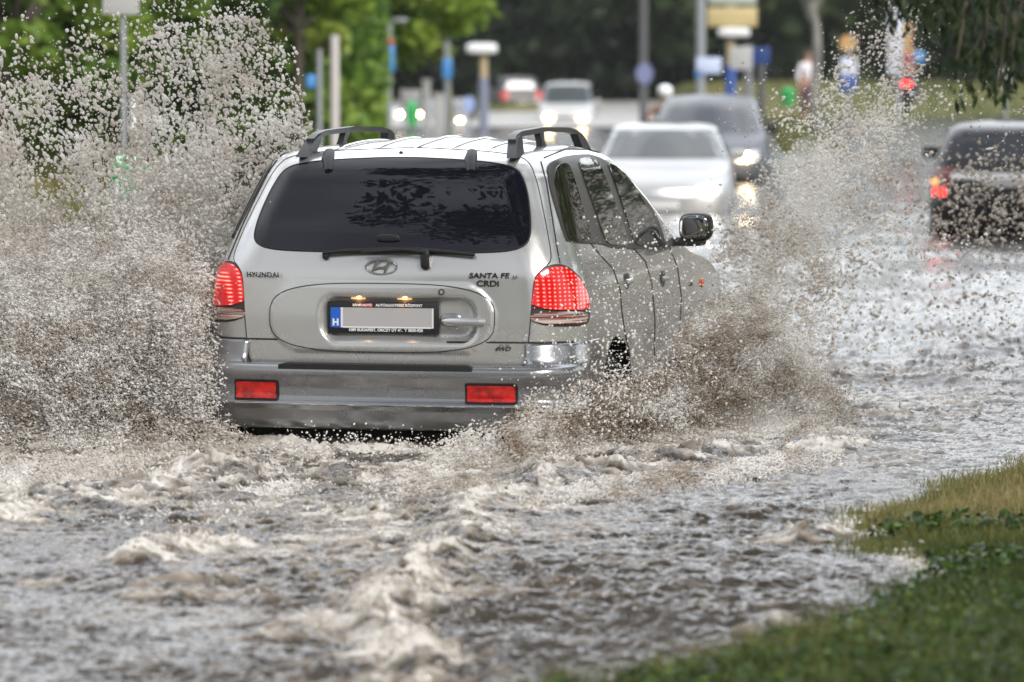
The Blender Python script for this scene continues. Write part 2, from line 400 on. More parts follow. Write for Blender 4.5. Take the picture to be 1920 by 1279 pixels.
# bumper
zb = np.concatenate([np.linspace(.385, .48, 10), [.492, .50, .508, .516], np.linspace(.53, .66, 12), [.672, .68, .685, .69], np.linspace(.70, .79, 7)])
yb_ = smooth_tab(zb, [(.345, .13), (.37, .075), (.42, .045), (.48, .03), (.495, .01), (.508, .008), (.518, .03), (.53, .035), (.58, .034), (.61, .022), (.635, .010), (.655, .008), (.672, .014), (.684, .03), (.69, .05), (.71, .068), (.80, .088)], 0)
wb_ = smooth_tab(zb, [(.34, .865), (.42, .895), (.5, .91), (.6, .908), (.7, .912), (.80, .903)], 1)
Vb, Fb = loft(zb, yb_, yb_ * 0 + 4.0, wb_, (.245, .33), (.3, .3), .06, .1, FL, .035)
bump_bvh = BVHTree.FromPolygons(Vb, Fb)
keep = []
for f in Fb:
    if len(f) > 4: continue
    c = sum((Vector(Vb[i]) for i in f), Vector()) / 4
    if c.y > .62: continue
    if c.z > .688 and abs(c.x) < .655: continue
    if math.hypot(c.y - 1.0, c.z - .36) < .43: continue
    keep.append(f)
used = sorted({i for f in keep for i in f}); rm_ = {a: i for i, a in enumerate(used)}
bo = obj('rear_bumper', [Vb[i] for i in used], [tuple(rm_[i] for i in f) for f in keep], M_bumper, car)
sm = bo.modifiers.new('s', 'SOLIDIFY'); sm.thickness = .012; sm.offset = -1
# tailgate: outline from the shell, made symmetric
def rear_pts(pix):
    out = []
    for p in pix:
        a = onshell(*p)
        if a is not None: out.append((a.x, a.z))
    return out
half = rear_pts([(720, 687), (850, 688), (968, 690), (982, 687), (988, 676), (991, 641), (995, 600), (998, 560), (1002, 522), (1014, 506), (1032, 494), (1034, 475), (1026, 430), (1016, 380), (1006, 335), (994, 303), (970, 291), (920, 284), (850, 280), (720, 276)])
tg_outline = [(max(x, .0), z) for x, z in half]
tg_outline = tg_outline + [(-x, z) for x, z in tg_outline[::-1]][1:-1]
def rbox(x, z, cx, cz, hw, hh, r):
    qx, qz = abs(x - cx) - hw + r, abs(z - cz) - hh + r
    return math.hypot(max(qx, 0), max(qz, 0)) + min(max(qx, qz), 0) - r
def s01(a, b, t):
    t = min(1, max(0, (t - a) / (b - a))); return t * t * (3 - 2 * t)
def tg_disp(x, z):
    d1 = rbox(x, z, -.02, .90, .535, .158, .15)     # raised moulding
    d2 = rbox(x, z, .065, .893, .375, .112, .085)    # recess
    v = .009 * (1 - s01(-.008, .002, d1))
    v -= .045 * (1 - s01(-.035, .004, d2))
    return v
tg = panel(full_bvh, tg_outline, REAR, .006, M_silver, 'tailgate', car, h=.0135, disp=tg_disp, skirt=.02)
tg_bvh = BVHTree.FromPolygons([v.co[:] for v in tg.data.vertices], [p.vertices[:] for p in tg.data.polygons])
def ontg(x, z, off=.003):
    a, n_ = hit(tg_bvh, Vector((x, -2, z)), Vector((0, 1, 0)))
    if a is None: a, n_ = hit(full_bvh, Vector((x, -2, z)), Vector((0, 1, 0)))
    if a is None: return None
    return a - Vector((0, 1, 0)) * off
def seam(pts, r=.003, name='panel_gap', m=M_seam, parent=car):
    pts = [p for p in pts if p is not None]
    if len(pts) > 1: return MB().tube(pts, r, 6).build(name, m, parent)
def dens(P, h=.02, closed=True):
    Q = []; n = len(P)
    for i in range(n if closed else n - 1):
        a, b = Vector(P[i]), Vector(P[(i + 1) % n]); k = max(1, int((b - a).length / h)); Q += [a + (b - a) * j / k for j in range(k)]
    if closed: Q.append(Q[0])
    return Q
def on_full(x, z, off=.004):
    a, n_ = hit(full_bvh, Vector((x, -2, z)), Vector((0, 1, 0)))
    return None if a is None else a - Vector((0, 1, 0)) * off
seam([on_full(p.x, p.y) for p in dens([(x, z) for x, z in [tuple(q) for q in chaikin([Vector(t) for t in tg_outline], 2)]], .03)], .0032)
# oval moulding outline line
ov = []
for k in range(96):
    q = 2 * math.pi * k / 96; c_, s_ = math.cos(q), math.sin(q); e = .62
    ov.append((-.02 + .535 * math.copysign(abs(c_) ** e, c_), .90 + .158 * math.copysign(abs(s_) ** e, s_)))
seam([ontg(p.x, p.y, .0) for p in dens(ov, .02)], .0028, 'moulding_gap', parent=tg)
# rear glass
g = rear_pts([(700, 472), (800, 473), (904, 473), (958, 470), (986, 460), (995, 444), (996, 411), (990, 360), (980, 331), (970, 317), (946, 308), (888, 301), (794, 296), (700, 295)])
g = [(max(x, 0), z) for x, z in g]
g_out = g + [(-x, z) for x, z in g[::-1]][1:-1]
rg = panel(tg_bvh, g_out, REAR, .004, M_glass, 'rear_window', tg, h=.03, skirt=.004)
rg_b = [tuple(q) for q in chaikin([Vector(t) for t in g_out], 2)]
seam([ontg(p.x, p.y, .003) for p in dens(rg_b, .03)], .0045, 'window_seal', M_rubber, tg)
# brake light inside the top of the glass line
a = ontg(-.0, 1.265, .012); MB().sup(a, (.11, .02, .035), .6).build('high_brake_light', M_black, tg)
# hinge covers
for px_, py_ in ((618, 300), (885, 301)):
    p0 = onshell(px_, py_ - 12); p1 = onshell(px_, py_ + 20)
    MB().tube([p0 + Vector((0, .0, .012)), p0 * .6 + p1 * .4 + Vector((0, -.028, .008)), p1 + Vector((0, -.018, .0))], [.024, .031, .02], 10, .6).build('hinge_cover', M_black, tg)
p0 = onshell(752, 287); MB().sup(p0, (.02, .02, .02), 1).build('washer_jet', M_black, tg)
# wiper
pb = ontg(.19, 1.155, .0)
wp = MB().sup(pb + Vector((0, -.012, .015)), (.045, .05, .09), .5).tube([pb + Vector((0, -.035, .05)), pb + Vector((-.1, -.035, .062)), pb + Vector((-.30, -.04, .048))], [.012, .01, .007], 8, .6)
wp.build('wiper_arm', M_black, tg)
pp = [ontg(x_, z_, .025) for x_, z_ in ((-.30, 1.195), (-.2, 1.205), (0, 1.213), (.15, 1.215), (.3, 1.205), (.42, 1.193))]
wb2 = MB().tube(pp, [.010, .012, .012, .012, .011, .009], 6).sup(ontg(-.29, 1.185, .012), (.03, .03, .04), .6)
wb2.build('wiper_blade', M_rubber, tg)
# lamps on the corners
def pix_outline(pix, basis, bv_=None):
    o, u, v, d = [Vector(q) for q in basis]; out = []
    for p in pix:
        a = onshell(*p)
        if a is not None: r_ = a - o; out.append((r_.dot(u), r_.dot(v)))
    return out
lamp_red = pix_outline([(996, 580), (999, 554), (1003, 522), (1017, 507), (1046, 498), (1067, 507), (1086, 526), (1098, 551), (1101, 571), (1100, 580)], CORNER)
lamp_clr = pix_outline([(996, 583), (1099, 583), (1098, 600), (1090, 607), (992, 607)], CORNER)
lamp_all = pix_outline([(990, 611), (994, 570), (999, 520), (1015, 502), (1046, 493), (1070, 503), (1090, 524), (1103, 551), (1106, 580), (1104, 603), (1094, 612)], CORNER)
for mir in (False, True):
    hl = panel(full_bvh, lamp_all, CORNER, .004, M_frame, 'taillight', car, h=.03, mirror=mir)
    def bulge(x, z): return .012 * 1.0
    panel(full_bvh, lamp_red, CORNER, .016, M_tail, 'red_lens', hl, h=.02, mirror=mir)
    panel(full_bvh, lamp_clr, CORNER, .014, M_tailclear, 'clear_lens', hl, h=.02, mirror=mir)
# gap under the lamp, bumper to body
for mir in (1, -1):
    pts = []
    for t in np.linspace(0, 1, 24):
        a, n_ = hit(full_bvh, Vector((.68 + 0 * t, -2, .802)) if t < .0 else Vector(CORNER[0]) + Vector(CORNER[1]) * (.28 + t * .52) + Vector((0, 0, .793)), Vector(CORNER[3]))
        if a is not None: pts.append(Vector((mir * a.x, a.y, a.z)) + Vector((mir * .004, -.004, 0)))
    seam(pts, .005)
# reflectors and trims in the bumper
for (x0, x1) in ((-.70, -.505), (.405, .625)):
    fr = panel(bump_bvh, [(x0 - .012, .514), (x0 + .01, .512), (x1 - .01, .512), (x1 + .012, .514), (x1 + .012, .53), (x1 + .012, .59), (x1 + .012, .608), (x1 - .01, .609), (x0 + .01, .609), (x0 - .012, .608), (x0 - .012, .59), (x0 - .012, .53)], REAR, .004, M_black, 'reflector', bo, h=.03)
    panel(bump_bvh, [(x0, .521), (x0 + .02, .52), (x1 - .02, .52), (x1, .521), (x1, .53), (x1, .59), (x1, .6), (x1 - .02, .601), (x0 + .02, .601), (x0, .6), (x0, .59), (x0, .53)], REAR, .012, M_reflector, 'reflector_lens', fr, h=.03)
pts = []
for x_ in np.linspace(-.70, .66, 40):
    a, n_ = hit(bump_bvh, Vector((x_, -2, .503)), Vector((0, 1, 0)))
    if a is not None: pts.append(a + Vector((0, -.001, 0)))
MB().tube(pts, .0045, 8).build('bright_strip', M_chrome, bo)
sv, sf = [], []
for i_, x_ in enumerate(np.linspace(-.49, .43, 30)):
    a, n_ = hit(bump_bvh, Vector((x_, -2, .662)), Vector((0, 1, 0)))
    e_ = .006 if i_ in (0, 29) else 0
    sv += [(x_, a.y - .004, .664), (x_, a.y - .004, .688 - e_), (x_, a.y + .05, .692 - e_), (x_, a.y + .05, .664)]
    if i_: sf += [tuple(4 * i_ - 4 + q for q in (k, (k + 1) % 4, 4 + (k + 1) % 4, 4 + k)) for k in range(4)]
obj('step_pad', sv, sf + [(3, 2, 1, 0), (116, 117, 118, 119)], M_rubber, bo, sharp=30)
# number plate with its frame
pl = thing('number_plate', None, None); pl.parent = tg
for k in ('label', 'category'):
    if k in pl: del pl[k]
pc = Vector((-.012, ontg(-.018, .86, .012).y, .899)); pw, ph = .527, .148
fr = MB().box(pc, (pw, .012, ph), bev=.004); pfo = fr.build('plate_frame', M_black, tg); bpy.data.objects.remove(pl)
yp = pc.y - .0075
MB().box((pc.x + .02, yp, pc.z + .0), (.425, .004, .092)).build('plate_field', M_blur, pfo)
MB().box((pc.x - .225, yp, pc.z), (.05, .004, .092)).build('plate_band', M_blue, pfo)
MB().box((pc.x - .196, yp - .0005, pc.z), (.01, .004, .092)).box((pc.x + .236, yp - .0005, pc.z), (.007, .004, .092)).box((pc.x + .02, yp - .0005, pc.z - .044), (.42, .004, .007)).build('plate_margin', M_white, pfo)
MB().box((pc.x - .075, yp, pc.z + .058), (.05, .003, .012)).build('frame_sticker', M_redbox, pfo)
def text(s_, size, x, z, y, m, parent, name='lettering', shear=0., depth=.0008, bold=0., sx=1., align='LEFT', rotz=0.):
    c = bpy.data.curves.new(name, 'FONT'); c.body = s_; c.size = size; c.extrude = depth; c.shear = shear; c.offset = bold; c.align_x = align
    c.space_character = 1.02
    o = bpy.data.objects.new(name, c); COL.objects.link(o)
    me = bpy.data.meshes.new_from_object(o); bpy.data.objects.remove(o)
    me.transform(Matrix.Translation((x, y, z)) @ Matrix.Rotation(rotz, 4, 'Z') @ Matrix.Rotation(math.pi / 2, 4, 'X') @ Matrix.Diagonal((sx, 1, 1, 1)))
    return link(name, me, m, parent, False)
yt = pc.y - .0095
text('H', .042, pc.x - .241, pc.z - .036, yt - .001, M_text, pfo, bold=.002)
for k in range(12):
    q = 2 * math.pi * k / 12
text('BÁNKI', .0155, pc.x - .145, pc.z + .0525, yt + .002, M_text, pfo, bold=.0004, sx=1.0)
text('AUTÓ', .0155, pc.x - .097, pc.z + .0525, yt, M_text, pfo, bold=.0004)
text('AUTÓALKATRÉSZ KÖZPONT', .0165, pc.x - .035, pc.z + .0525, yt + .002, M_text, pfo, bold=.0005)
text('1089 BUDAPEST, ORCZY ÚT 46.  T 3030-920', .018, pc.x - .165, pc.z - .0625, yt + .002, M_text, pfo, bold=.0006)
# badges
M_badge = mat('badge_chrome', (.12, .12, .13), .25, 1.)
yb0 = ontg(-.62, 1.06, .004).y
text('HYUNDAI', .034, -.672, 1.080, ontg(-.67, 1.09, .010).y, M_badge, tg, 'badge_lettering', .0, .001, .0006, 1.08, rotz=-.16)
text('SANTA FE', .033, .395, 1.088, ontg(.57, 1.09, .02).y, M_badge, tg, 'badge_lettering', .1, .002, .0008, 1.25, rotz=.1)
text('2.0', .016, .595, 1.088, ontg(.6, 1.09, .012).y, M_badge, tg, 'badge_lettering', .1, .002, .0004, 1.2, rotz=.1)
text('CRDi', .038, .43, 1.05, ontg(.48, 1.05, .008).y, M_badge, tg, 'badge_lettering', 0, .002, .001, 1.2, rotz=.1)
text('4WD', .026, .515, .755, ontg(.55, .76, .008).y, M_badge, tg, 'badge_lettering', .4, .002, .0008, 1.2, rotz=.1)
text('FULL TIME', .0085, .535, .778, ontg(.55, .78, .008).y, M_badge, tg, 'badge_lettering', .4, .001, .0, 1.2, rotz=.1)
ec = Vector((-.02, 0, 1.135)); ey = ontg(-.02, 1.135, .008).y
em = MB(); ring_ = [(ec.x + .072 * math.cos(q), ey + abs(math.sin(q)) * .0, ec.z + .036 * math.sin(q)) for q in np.linspace(0, 2 * math.pi, 40)]
em.tube(ring_, .0055, 8, cap=False)
def slab(poly, y, t=.006):
    n_ = len(poly); V_ = [(ec.x + a, y, ec.z + b) for a, b in poly] + [(ec.x + a, y + t, ec.z + b) for a, b in poly]
    return V_, [tuple(range(n_))[::-1] if False else tuple(range(n_)), tuple(range(n_, 2 * n_))[::-1]] + [(i, i + n_, (i + 1) % n_ + n_, (i + 1) % n_) for i in range(n_)]
em.add(*slab([(-.046, -.020), (-.034, -.022), (-.006, .031), (-.022, .031)], ey - .004))
em.add(*slab([(.010, -.030), (.022, -.030), (.044, .022), (.031, .024)], ey - .004))
em.add(*slab([(-.026, -.008), (-.008, -.0), (.012, .002), (.036, .012), (.03, -.004), (.014, -.012), (-.006, -.008), (-.03, -.018)], ey - .0045))
em.build('emblem', mat('emblem_chrome', (.45, .45, .47), .2, 1.), tg, sharp=30)
# latch handle, lock, licence lamps
hy = ontg(.10, .86, .0).y
hc = ontg(.42, .885, .0)
MB().tube([(.275, hy - .012, .886), (.30, hy - .04, .888), (.37, hy - .05, .888), (.45, hy - .052, .888), (.47, hy - .035, .887)], [.017, .02, .02, .019, .014], 12, 1.0).build('tailgate_handle', M_satin, tg)
MB().sup((.305, hy - .004, .892), (.10, .02, .062), .7).build('handle_recess', M_bumper, tg)
lk = ontg(.27, 1.022, .002); MB().lathe([(0, .014), (-.006, .014), (-.006, .009), (-.002, .008)], lk, 'y', 20).build('lock_ring', M_black, tg)
MB().lathe([(-.004, .0095), (-.005, .001)], lk, 'y', 16).build('lock', M_satin, tg)
for x_ in (-.13, .09):
    yy = ontg(x_, .985, .0).y
    MB().box((x_, hy - .012, .988), (.07, .018, .008), bev=.002).build('license_lamp', M_lamp, tg)
    ll = bpy.data.lights.new('license_light', 'POINT'); ll.energy = .07; ll.color = (1, .5, .18); ll.shadow_soft_size = .012
    lo = bpy.data.objects.new('license_light', ll); COL.objects.link(lo); lo.parent = car; lo.location = (x_, hy - .022, .978)
# side glazing
def side_pix(pix): return pix_outline(pix, SIDE)
dlo = side_pix([(1021, 307), (1045, 297), (1072, 291), (1120, 289), (1147, 297), (1175, 322), (1210, 372), (1235, 415), (1247, 457), (1247, 465), (1190, 467), (1145, 465), (1132, 457), (1065, 456), (1057, 445), (1040, 390), (1027, 340)])
qg = side_pix([(1030, 312), (1060, 304), (1070, 322), (1090, 390), (1107, 445), (1106, 452), (1067, 454), (1059, 440), (1045, 380)])
rd = side_pix([(1077, 297), (1115, 296), (1130, 327), (1150, 380), (1170, 435), (1181, 461), (1145, 461), (1132, 453), (1112, 390), (1092, 335)])
fd = side_pix([(1133, 300), (1152, 303), (1175, 329), (1202, 374), (1225, 412), (1239, 455), (1240, 462), (1188, 462), (1181, 435), (1161, 375), (1146, 332)])
for mir in (False, True):
    sr = panel(full_bvh, dlo, SIDE, .006, M_frame, 'window_surround', car, h=.028, mirror=mir, skirt=.006)
    for q_, nm_ in ((qg, 'quarter_window'), (rd, 'rear_door_window'), (fd, 'front_door_window')):
        panel(full_bvh, q_, SIDE, .010, M_sideglass, nm_, sr, h=.03, mirror=mir, skirt=.006)
# door gaps
def side_seam(pix, r=.002):
    pts = []
    P = [Vector(p) for p in pix]
    for q in dens([tuple(t) for t in P], 4, False) + [P[-1]]:
        a = onshell(q.x, q.y, .0015)
        if a is not None: pts.append(a)
    if len(pts) > 1:
        seam(pts, r, 'door_gap'); seam([Vector((-p.x, p.y, p.z)) for p in pts], r, 'door_gap')
side_seam([(1107, 456), (1125, 478), (1150, 505), (1163, 545), (1166, 585), (1172, 625), (1180, 660), (1182, 700)])
side_seam([(1188, 466), (1210, 490), (1222, 530), (1228, 600), (1226, 690)])
side_seam([(1256, 466), (1270, 500), (1278, 560), (1272, 640)])
side_seam([(1014, 303), (1024, 340), (1034, 400), (1045, 470), (1050, 494)], .003)
side_seam([(1020, 296), (1060, 280), (1100, 280), (1135, 290)], .003)
for (px_, py_) in ((1175, 528), (1242, 523)):
    for mir in (1, -1):
        a = onshell(px_, py_, .0); a = Vector((mir * a.x, a.y, a.z))
        hb = MB().sup(a, (.02, .11, .085), .9).build('door_handle', M_frame, car)
        MB().tube([a + Vector((mir * .008, -.045, .0)), a + Vector((mir * .022, 0, .004)), a + Vector((mir * .008, .045, .0))], [.012, .013, .012], 8).build('grip', M_satin, hb)
a = onshell(1315, 530, .004); MB().sup(a, (.02, .07, .05), .8).build('side_marker', M_amber, car)
a = onshell(1295, 533, .002); MB().sup(a, (.008, .09, .02), .6).build('fender_badge', M_frame, car)
# side shoulder crease and rubbing strip
for mir in (1, -1):
    pts = [];
    for y_ in np.linspace(.75, 3.05, 40):
        a, n_ = hit(full_bvh, Vector((2.5, y_, .47)), Vector((-1, 0, 0)));
        if a is not None: pts.append(Vector((mir * (a.x + .0), a.y, a.z)))
    pts = [p for p in pts if 1.42 < p.y < 3.2]
    MB().tube(pts, .05, 10, 1.3).build('sill_cladding', M_bumper, car)
# door mirrors
for mir in (1, -1):
    c_ = Vector((.978, 2.62, 1.235))
    f_ = lambda v: Vector((mir * v[0], v[1], v[2]))
    mh = MB().sup(f_(c_ + Vector((0, .035, 0))), (.172, .13, .148), .6).build('door_mirror', M_black, car)
    MB().sup(f_(c_ + Vector((0, -.026, 0))), (.145, .02, .122), .6).build('mirror_glass', mat('mirror_glass', (.3, .3, .3), .02, 1.), mh)
    MB().sup(f_((.92, 2.66, 1.16)), (.22, .10, .05), .6).build('mirror_foot', M_frame, mh)
# roof ribs and rails
def ontop(x, y):
    a, n_ = hit(full_bvh, Vector((x, y, 3)), Vector((0, 0, -1))); return a
for x_ in (-.36, -.18, 0, .18, .36):
    pts = [ontop(x_, y_) for y_ in np.linspace(.62, 2.0, 14)]
    MB().tube([p + Vector((0, 0, -.004)) for p in pts], [.004] + [.013] * 12 + [.004], 8).build('roof_rib', M_silver, car)
for s in (1, -1):
    x_ = .02 + .50 * s
    def prism(poly, t, rl):
        n_ = len(poly); V_ = []
        for q in (-t / 2, t / 2): V_ += [(x_ - s * .25 * (z_ - 1.66) + q, y_, z_) for y_, z_ in poly]
        rl.add(V_, [tuple(range(n_))[::-1], tuple(range(n_, 2 * n_))] + [(i, (i + 1) % n_, (i + 1) % n_ + n_, i + n_) for i in range(n_)])
    rl = MB(); T_ = [(.50, 1.716), (.56, 1.738), (.68, 1.752), (1.2, 1.764), (1.72, 1.755), (1.88, 1.742), (1.98, 1.716)]
    prism(T_[::-1] + [(a_, b_ - .024) for a_, b_ in T_], .036, rl)
    prism([(.40, 1.63), (.58, 1.63), (.63, 1.722), (.60, 1.735), (.52, 1.718)], .046, rl)
    prism([(1.93, 1.63), (2.12, 1.63), (1.99, 1.722), (1.9, 1.738), (1.87, 1.72)], .040, rl)
    prism([(1.02, 1.63), (1.16, 1.63), (1.12, 1.70), (1.16, 1.745), (1.06, 1.745), (1.06, 1.70)], .030, rl)
    rl.build('roof_rail', M_rail, car)
# ------------------------------------------------------------------ terrain
def shore(Y):   # x of the right-hand waterline
    return np.interp(Y, [0, 11.3, 12.0, 12.5, 13.0, 13.6, 14.2, 14.8, 15.6, 16.4, 17.2, 19, 22, 27, 35, 60, 90, 150, 400],
                     [-.6, -.05, .25, .68, 1.0, 1.22, 1.42, 1.48, 1.40, 1.28, 1.50, 2.4, 3.6, 5.0, 7.5, 12, 18, 26, 60])
def lshore(Y):
    return np.interp(Y, [0, 11, 20, 26, 32, 38, 50, 70, 110, 150, 400], [-7, -6.5, -6.2, -5.8, -5.0, -4.6, -4.6, -5.2, -5.6, -6.5, -14])
def ground_h(X, Y):
    n = fbm(X * 1.3, Y * 1.3, 4) - .5; n2 = fbm(X * 6, Y * 6, 3, ox=40) - .5; n3 = fbm(X * .25, Y * .25, 3, ox=9) - .5
    dr = X - shore(Y) - .34 * (fbm(X * 3.2, Y * 2.2, 4, ox=3) - .5) * 2
    dl = lshore(Y) - X - .8 * n3
    bank_r = np.clip(dr, -3, 6); bank_r = np.where(bank_r > 0, .085 * np.maximum(bank_r, 0) ** .95 + .0, .12 * bank_r)
    bank_l = np.clip(dl, -3, 12); bank_l = np.where(bank_l > 0, .07 * np.maximum(bank_l, 0) ** .9, .10 * bank_l)
    h = np.maximum(np.maximum(bank_r, bank_l), -.30 - .0 * n)
    # traffic islands and far verges
    isl = np.exp(-(((X - (6.3 + (Y - 90) * .05)) / .75) ** 4)) * sst(84, 90, Y) * (1 - sst(124, 132, Y))
    h = np.maximum(h, -.3 + isl * .52)
    far = sst(150, 172, Y) * (sst(6, 9, X) * .55 + (1 - sst(-12, -7, X)) * .2) * 2.4
    h = np.maximum(h, -.3 + far)
    mid = np.exp(-(((X - .2) / 3.4) ** 6)) * sst(158, 168, Y) * .6
    h = np.maximum(h, -.3 + mid + .2 * sst(150, 160, Y) * 0)
    h = h + (h > -.28) * (n * .05 + n2 * .018)
    return np.where(Y < 8, np.maximum(h, .12), h)
gx = np.unique(np.concatenate([np.linspace(-400, -40, 25), np.linspace(-40, -6, 50), np.linspace(-6, -.6, 60), np.linspace(-.6, 4, 240), np.linspace(4, 12, 80), np.linspace(12, 50, 50), np.linspace(50, 400, 25)]))
gy = np.unique(np.concatenate([np.linspace(-300, 0, 25), np.linspace(0, 10.5, 20), np.linspace(10.5, 22, 300), np.linspace(22, 60, 110), np.linspace(60, 200, 140), np.linspace(200, 900, 30)]))
def grid(X, Y, Z):
    ny, nx = X.shape; V = np.stack([X, Y, Z], -1).reshape(-1, 3)
    i = np.arange(ny - 1)[:, None] * nx + np.arange(nx - 1)[None, :]
    return V, np.stack([i, i + 1, i + nx + 1, i + nx], -1).reshape(-1, 4)
GX, GY = np.meshgrid(gx, gy); GZ = ground_h(GX, GY)
M_ground = mat('turf', (.06, .075, .02), .95, spec=.2)
noisy(M_ground, (.07, .085, .025), (.17, .155, .065), 3.5, 8, .3, .7, bump=.6, bscale=60)
V, I = grid(GX, GY, GZ); tag(big('ground', V, I, 4, M_ground), kind='structure')
# ------------------------------------------------------------------ flood water
def car_local(X, Y):
    c, s = math.cos(TH), math.sin(TH); dx, dy = X + .607, Y - 19.75
    return dx * c - dy * s, dx * s + dy * c
rowsY = np.concatenate([np.linspace(8.0, 11.2, 20), 1 / np.linspace(1 / 11.25, 1 / 24., 1150), 1 / np.linspace(1 / 24.05, 1 / 190., 560)])
core = np.linspace(-.145, .145, 1050)
side_ = .145 + (np.linspace(0, 1, 46)[1:] ** 2.2) * .9
u = np.concatenate([-side_[::-1], core, side_])
WX = rowsY[:, None] * u[None, :]; WY = np.repeat(rowsY[:, None], len(u), 1)
lx, ly = car_local(WX, WY)
def segd(X, Y, pts):
    """distance to a polyline and parameter"""
    D = np.full(X.shape, 1e9)
    for (a, b) in zip(pts[:-1], pts[1:]):
        ax, ay = a; bx, by = b; L = (bx - ax) ** 2 + (by - ay) ** 2
        t = np.clip(((X - ax) * (bx - ax) + (Y - ay) * (by - ay)) / L, 0, 1)
        D = np.minimum(D, np.hypot(X - ax - t * (bx - ax), Y - ay - t * (by - ay)))
    return D
def wpt(px, py): a = at(px, py, 20); d = ray(px, py); t = -CAMZ / d.z; return (d.x * t, d.y * t)
crests = [ # pixel polyline on the water plane, height, width, foam
    ([(1010, 905), (900, 960), (850, 1010), (780, 1070), (730, 1140), (700, 1200), (690, 1300)], .04, .12, .8),
    ([(1000, 900), (1150, 880), (1300, 870), (1450, 850), (1560, 835)], .035, .22, .8),
    ([(450, 880), (330, 910), (200, 930), (60, 960), (-100, 980)], .05, .25, .8),
    ([(260, 1060), (330, 1035), (420, 1030)], .05, .10, .9),
    ([(380, 860), (560, 880), (750, 900), (950, 905)], .0, .22, .4),
    ([(1480, 1030), (1560, 1010), (1660, 1015)], .06, .09, .8),
    ([(1430, 1190), (1520, 1175)], .05, .07, .3),
    ([(-50, 1090), (150, 1100), (300, 1120)], .03, .2, .3),
    ([(500, 1210), (600, 1190), (700, 1200)], .035, .12, .4),
    ([(1480, 720), (1700, 715), (1900, 735)], .05, .35, .1),
    ([(1400, 690), (1700, 670), (1900, 660)], .04, .45, .1)]
amp = (.30 + .75 * sst(.3, .75, fbm(WX * .9, WY * .55, 3, ox=301))).astype(np.float32); foam = np.zeros(WX.shape, np.float32); H = np.zeros(WX.shape, np.float32)
wob = (fbm(WX * 2.1, WY * 1.3, 3, ox=77) - .5); wob2 = (fbm(WX * 7, WY * 5, 3, ox=21) - .5)
for pts, hgt, wd, fo in crests:
    D = segd(WX + wob * .35, WY + wob * .9, [wpt(*p) for p in pts])
    g_ = np.exp(-(D / wd) ** 2) * (.25 + 1.9 * np.clip(fbm(WX * 3.4, WY * 3.0, 3, ox=31) - .15, 0, 1))
    H += hgt * g_; foam = np.maximum(foam, fo * np.exp(-(D / (wd * 1.7)) ** 2)); amp += .45 * g_ * fo
amp *= 1 - .65 * np.exp(-((WX - 2.3) / 1.1) ** 2 - ((WY - 19.8) / 2.2) ** 2)
# turbulence around and behind the car
wake = np.exp(-((lx + .1) / 2.1) ** 4) * sst(-5.5, -.6, ly) * (1 - sst(4.6, 6, ly))
near = .45 * np.exp(-((lx) / 2.6) ** 4) * sst(-1.6, -.2, ly) * (1 - sst(5, 6.5, ly))
amp += wake * .35 + near * .15; foam = np.maximum(foam, np.clip(near * .95 + wake * .35, 0, 1))
trail = np.exp(-((lx - .95) / .8) ** 2) * sst(-9, -1, ly) * (1 - sst(0, 2, ly)); foam = np.maximum(foam, trail * .6)
fade = np.clip(26 / WY, .12, 1) ** .8
r1 = 1 - np.abs(2 * fbm(WX * 1.3 + wob * 1.2, WY * 3.0, 3, ox=5) - 1); r1 = r1 ** 2
r2 = 1 - np.abs(2 * fbm(WX * 3.4 + wob * 2, WY * 9.5 + wob2, 3, ox=63) - 1); r2 = r2 ** 2.2
r3 = fbm(WX * 17 + wob2 * 2, WY * 34, 3, ox=15)
r4 = fbm(WX * 45, WY * 75, 2, ox=95)
H += amp * (.026 * (r1 - .45) + .030 * (r2 - .4) * (.4 + r1) + .040 * (r3 - .5) * fade) + .014 * (r4 - .5) * (.6 + foam * .8) * fade
H += foam * .024 * (fbm(WX * 8, WY * 9, 5, .68, ox=111) - .5) * fade * np.where((np.abs(lx) < 1.3) & (ly > -1.0), .35, 1)
far_ = sst(40, 90, WY); H *= (1 - .2 * far_)
edge = np.clip(shore(WY) - WX, 0, .5) / .5; H *= .35 + .65 * edge
fn = fbm(WX * 10 + wob2 * 2, WY * 15, 4, .6, ox=50); fn2 = fbm(WX * 2.6, WY * 3.4, 3, ox=150)
foamn = np.clip(foam * (-.12 + 1.7 * fn2) + (r2 - .45) * .75 * (.4 + amp * .3) + (fn - .5) * 1.9 * (.24 + 1. * foam) - .12, 0, 1)
foamn = np.maximum(foamn, .75 * np.exp(-((shore(WY) - WX) / .10) ** 2) * (WY < 17))
M_water = mat('flood_water', (.16, .13, .10), .06, spec=.7, ior=1.45)
n, l, p = nodes(M_water); an = attr_node(M_water)
cr_ = n.new('ShaderNodeValToRGB'); cr_.color_ramp.elements[0].color = (.045, .036, .028, 1); cr_.color_ramp.elements[1].color = (.58, .55, .505, 1)
cr_.color_ramp.elements[0].position = .08; cr_.color_ramp.elements[1].position = .85
e_ = cr_.color_ramp.elements.new(.45); e_.color = (.23, .195, .155, 1)
l.new(an.outputs['Fac'], cr_.inputs[0]); l.new(cr_.outputs[0], p.inputs['Base Color'])
rr_ = n.new('ShaderNodeMapRange'); rr_.inputs[1].default_value = .2; rr_.inputs[2].default_value = .8; rr_.inputs[3].default_value = .07; rr_.inputs[4].default_value = .3
l.new(an.outputs['Fac'], rr_.inputs[0]); l.new(rr_.outputs[0], p.inputs['Roughness'])
tcw = n.new('ShaderNodeTexCoord'); b1 = n.new('ShaderNodeTexNoise'); b1.inputs['Scale'].default_value = 55; b1.inputs['Detail'].default_value = 3
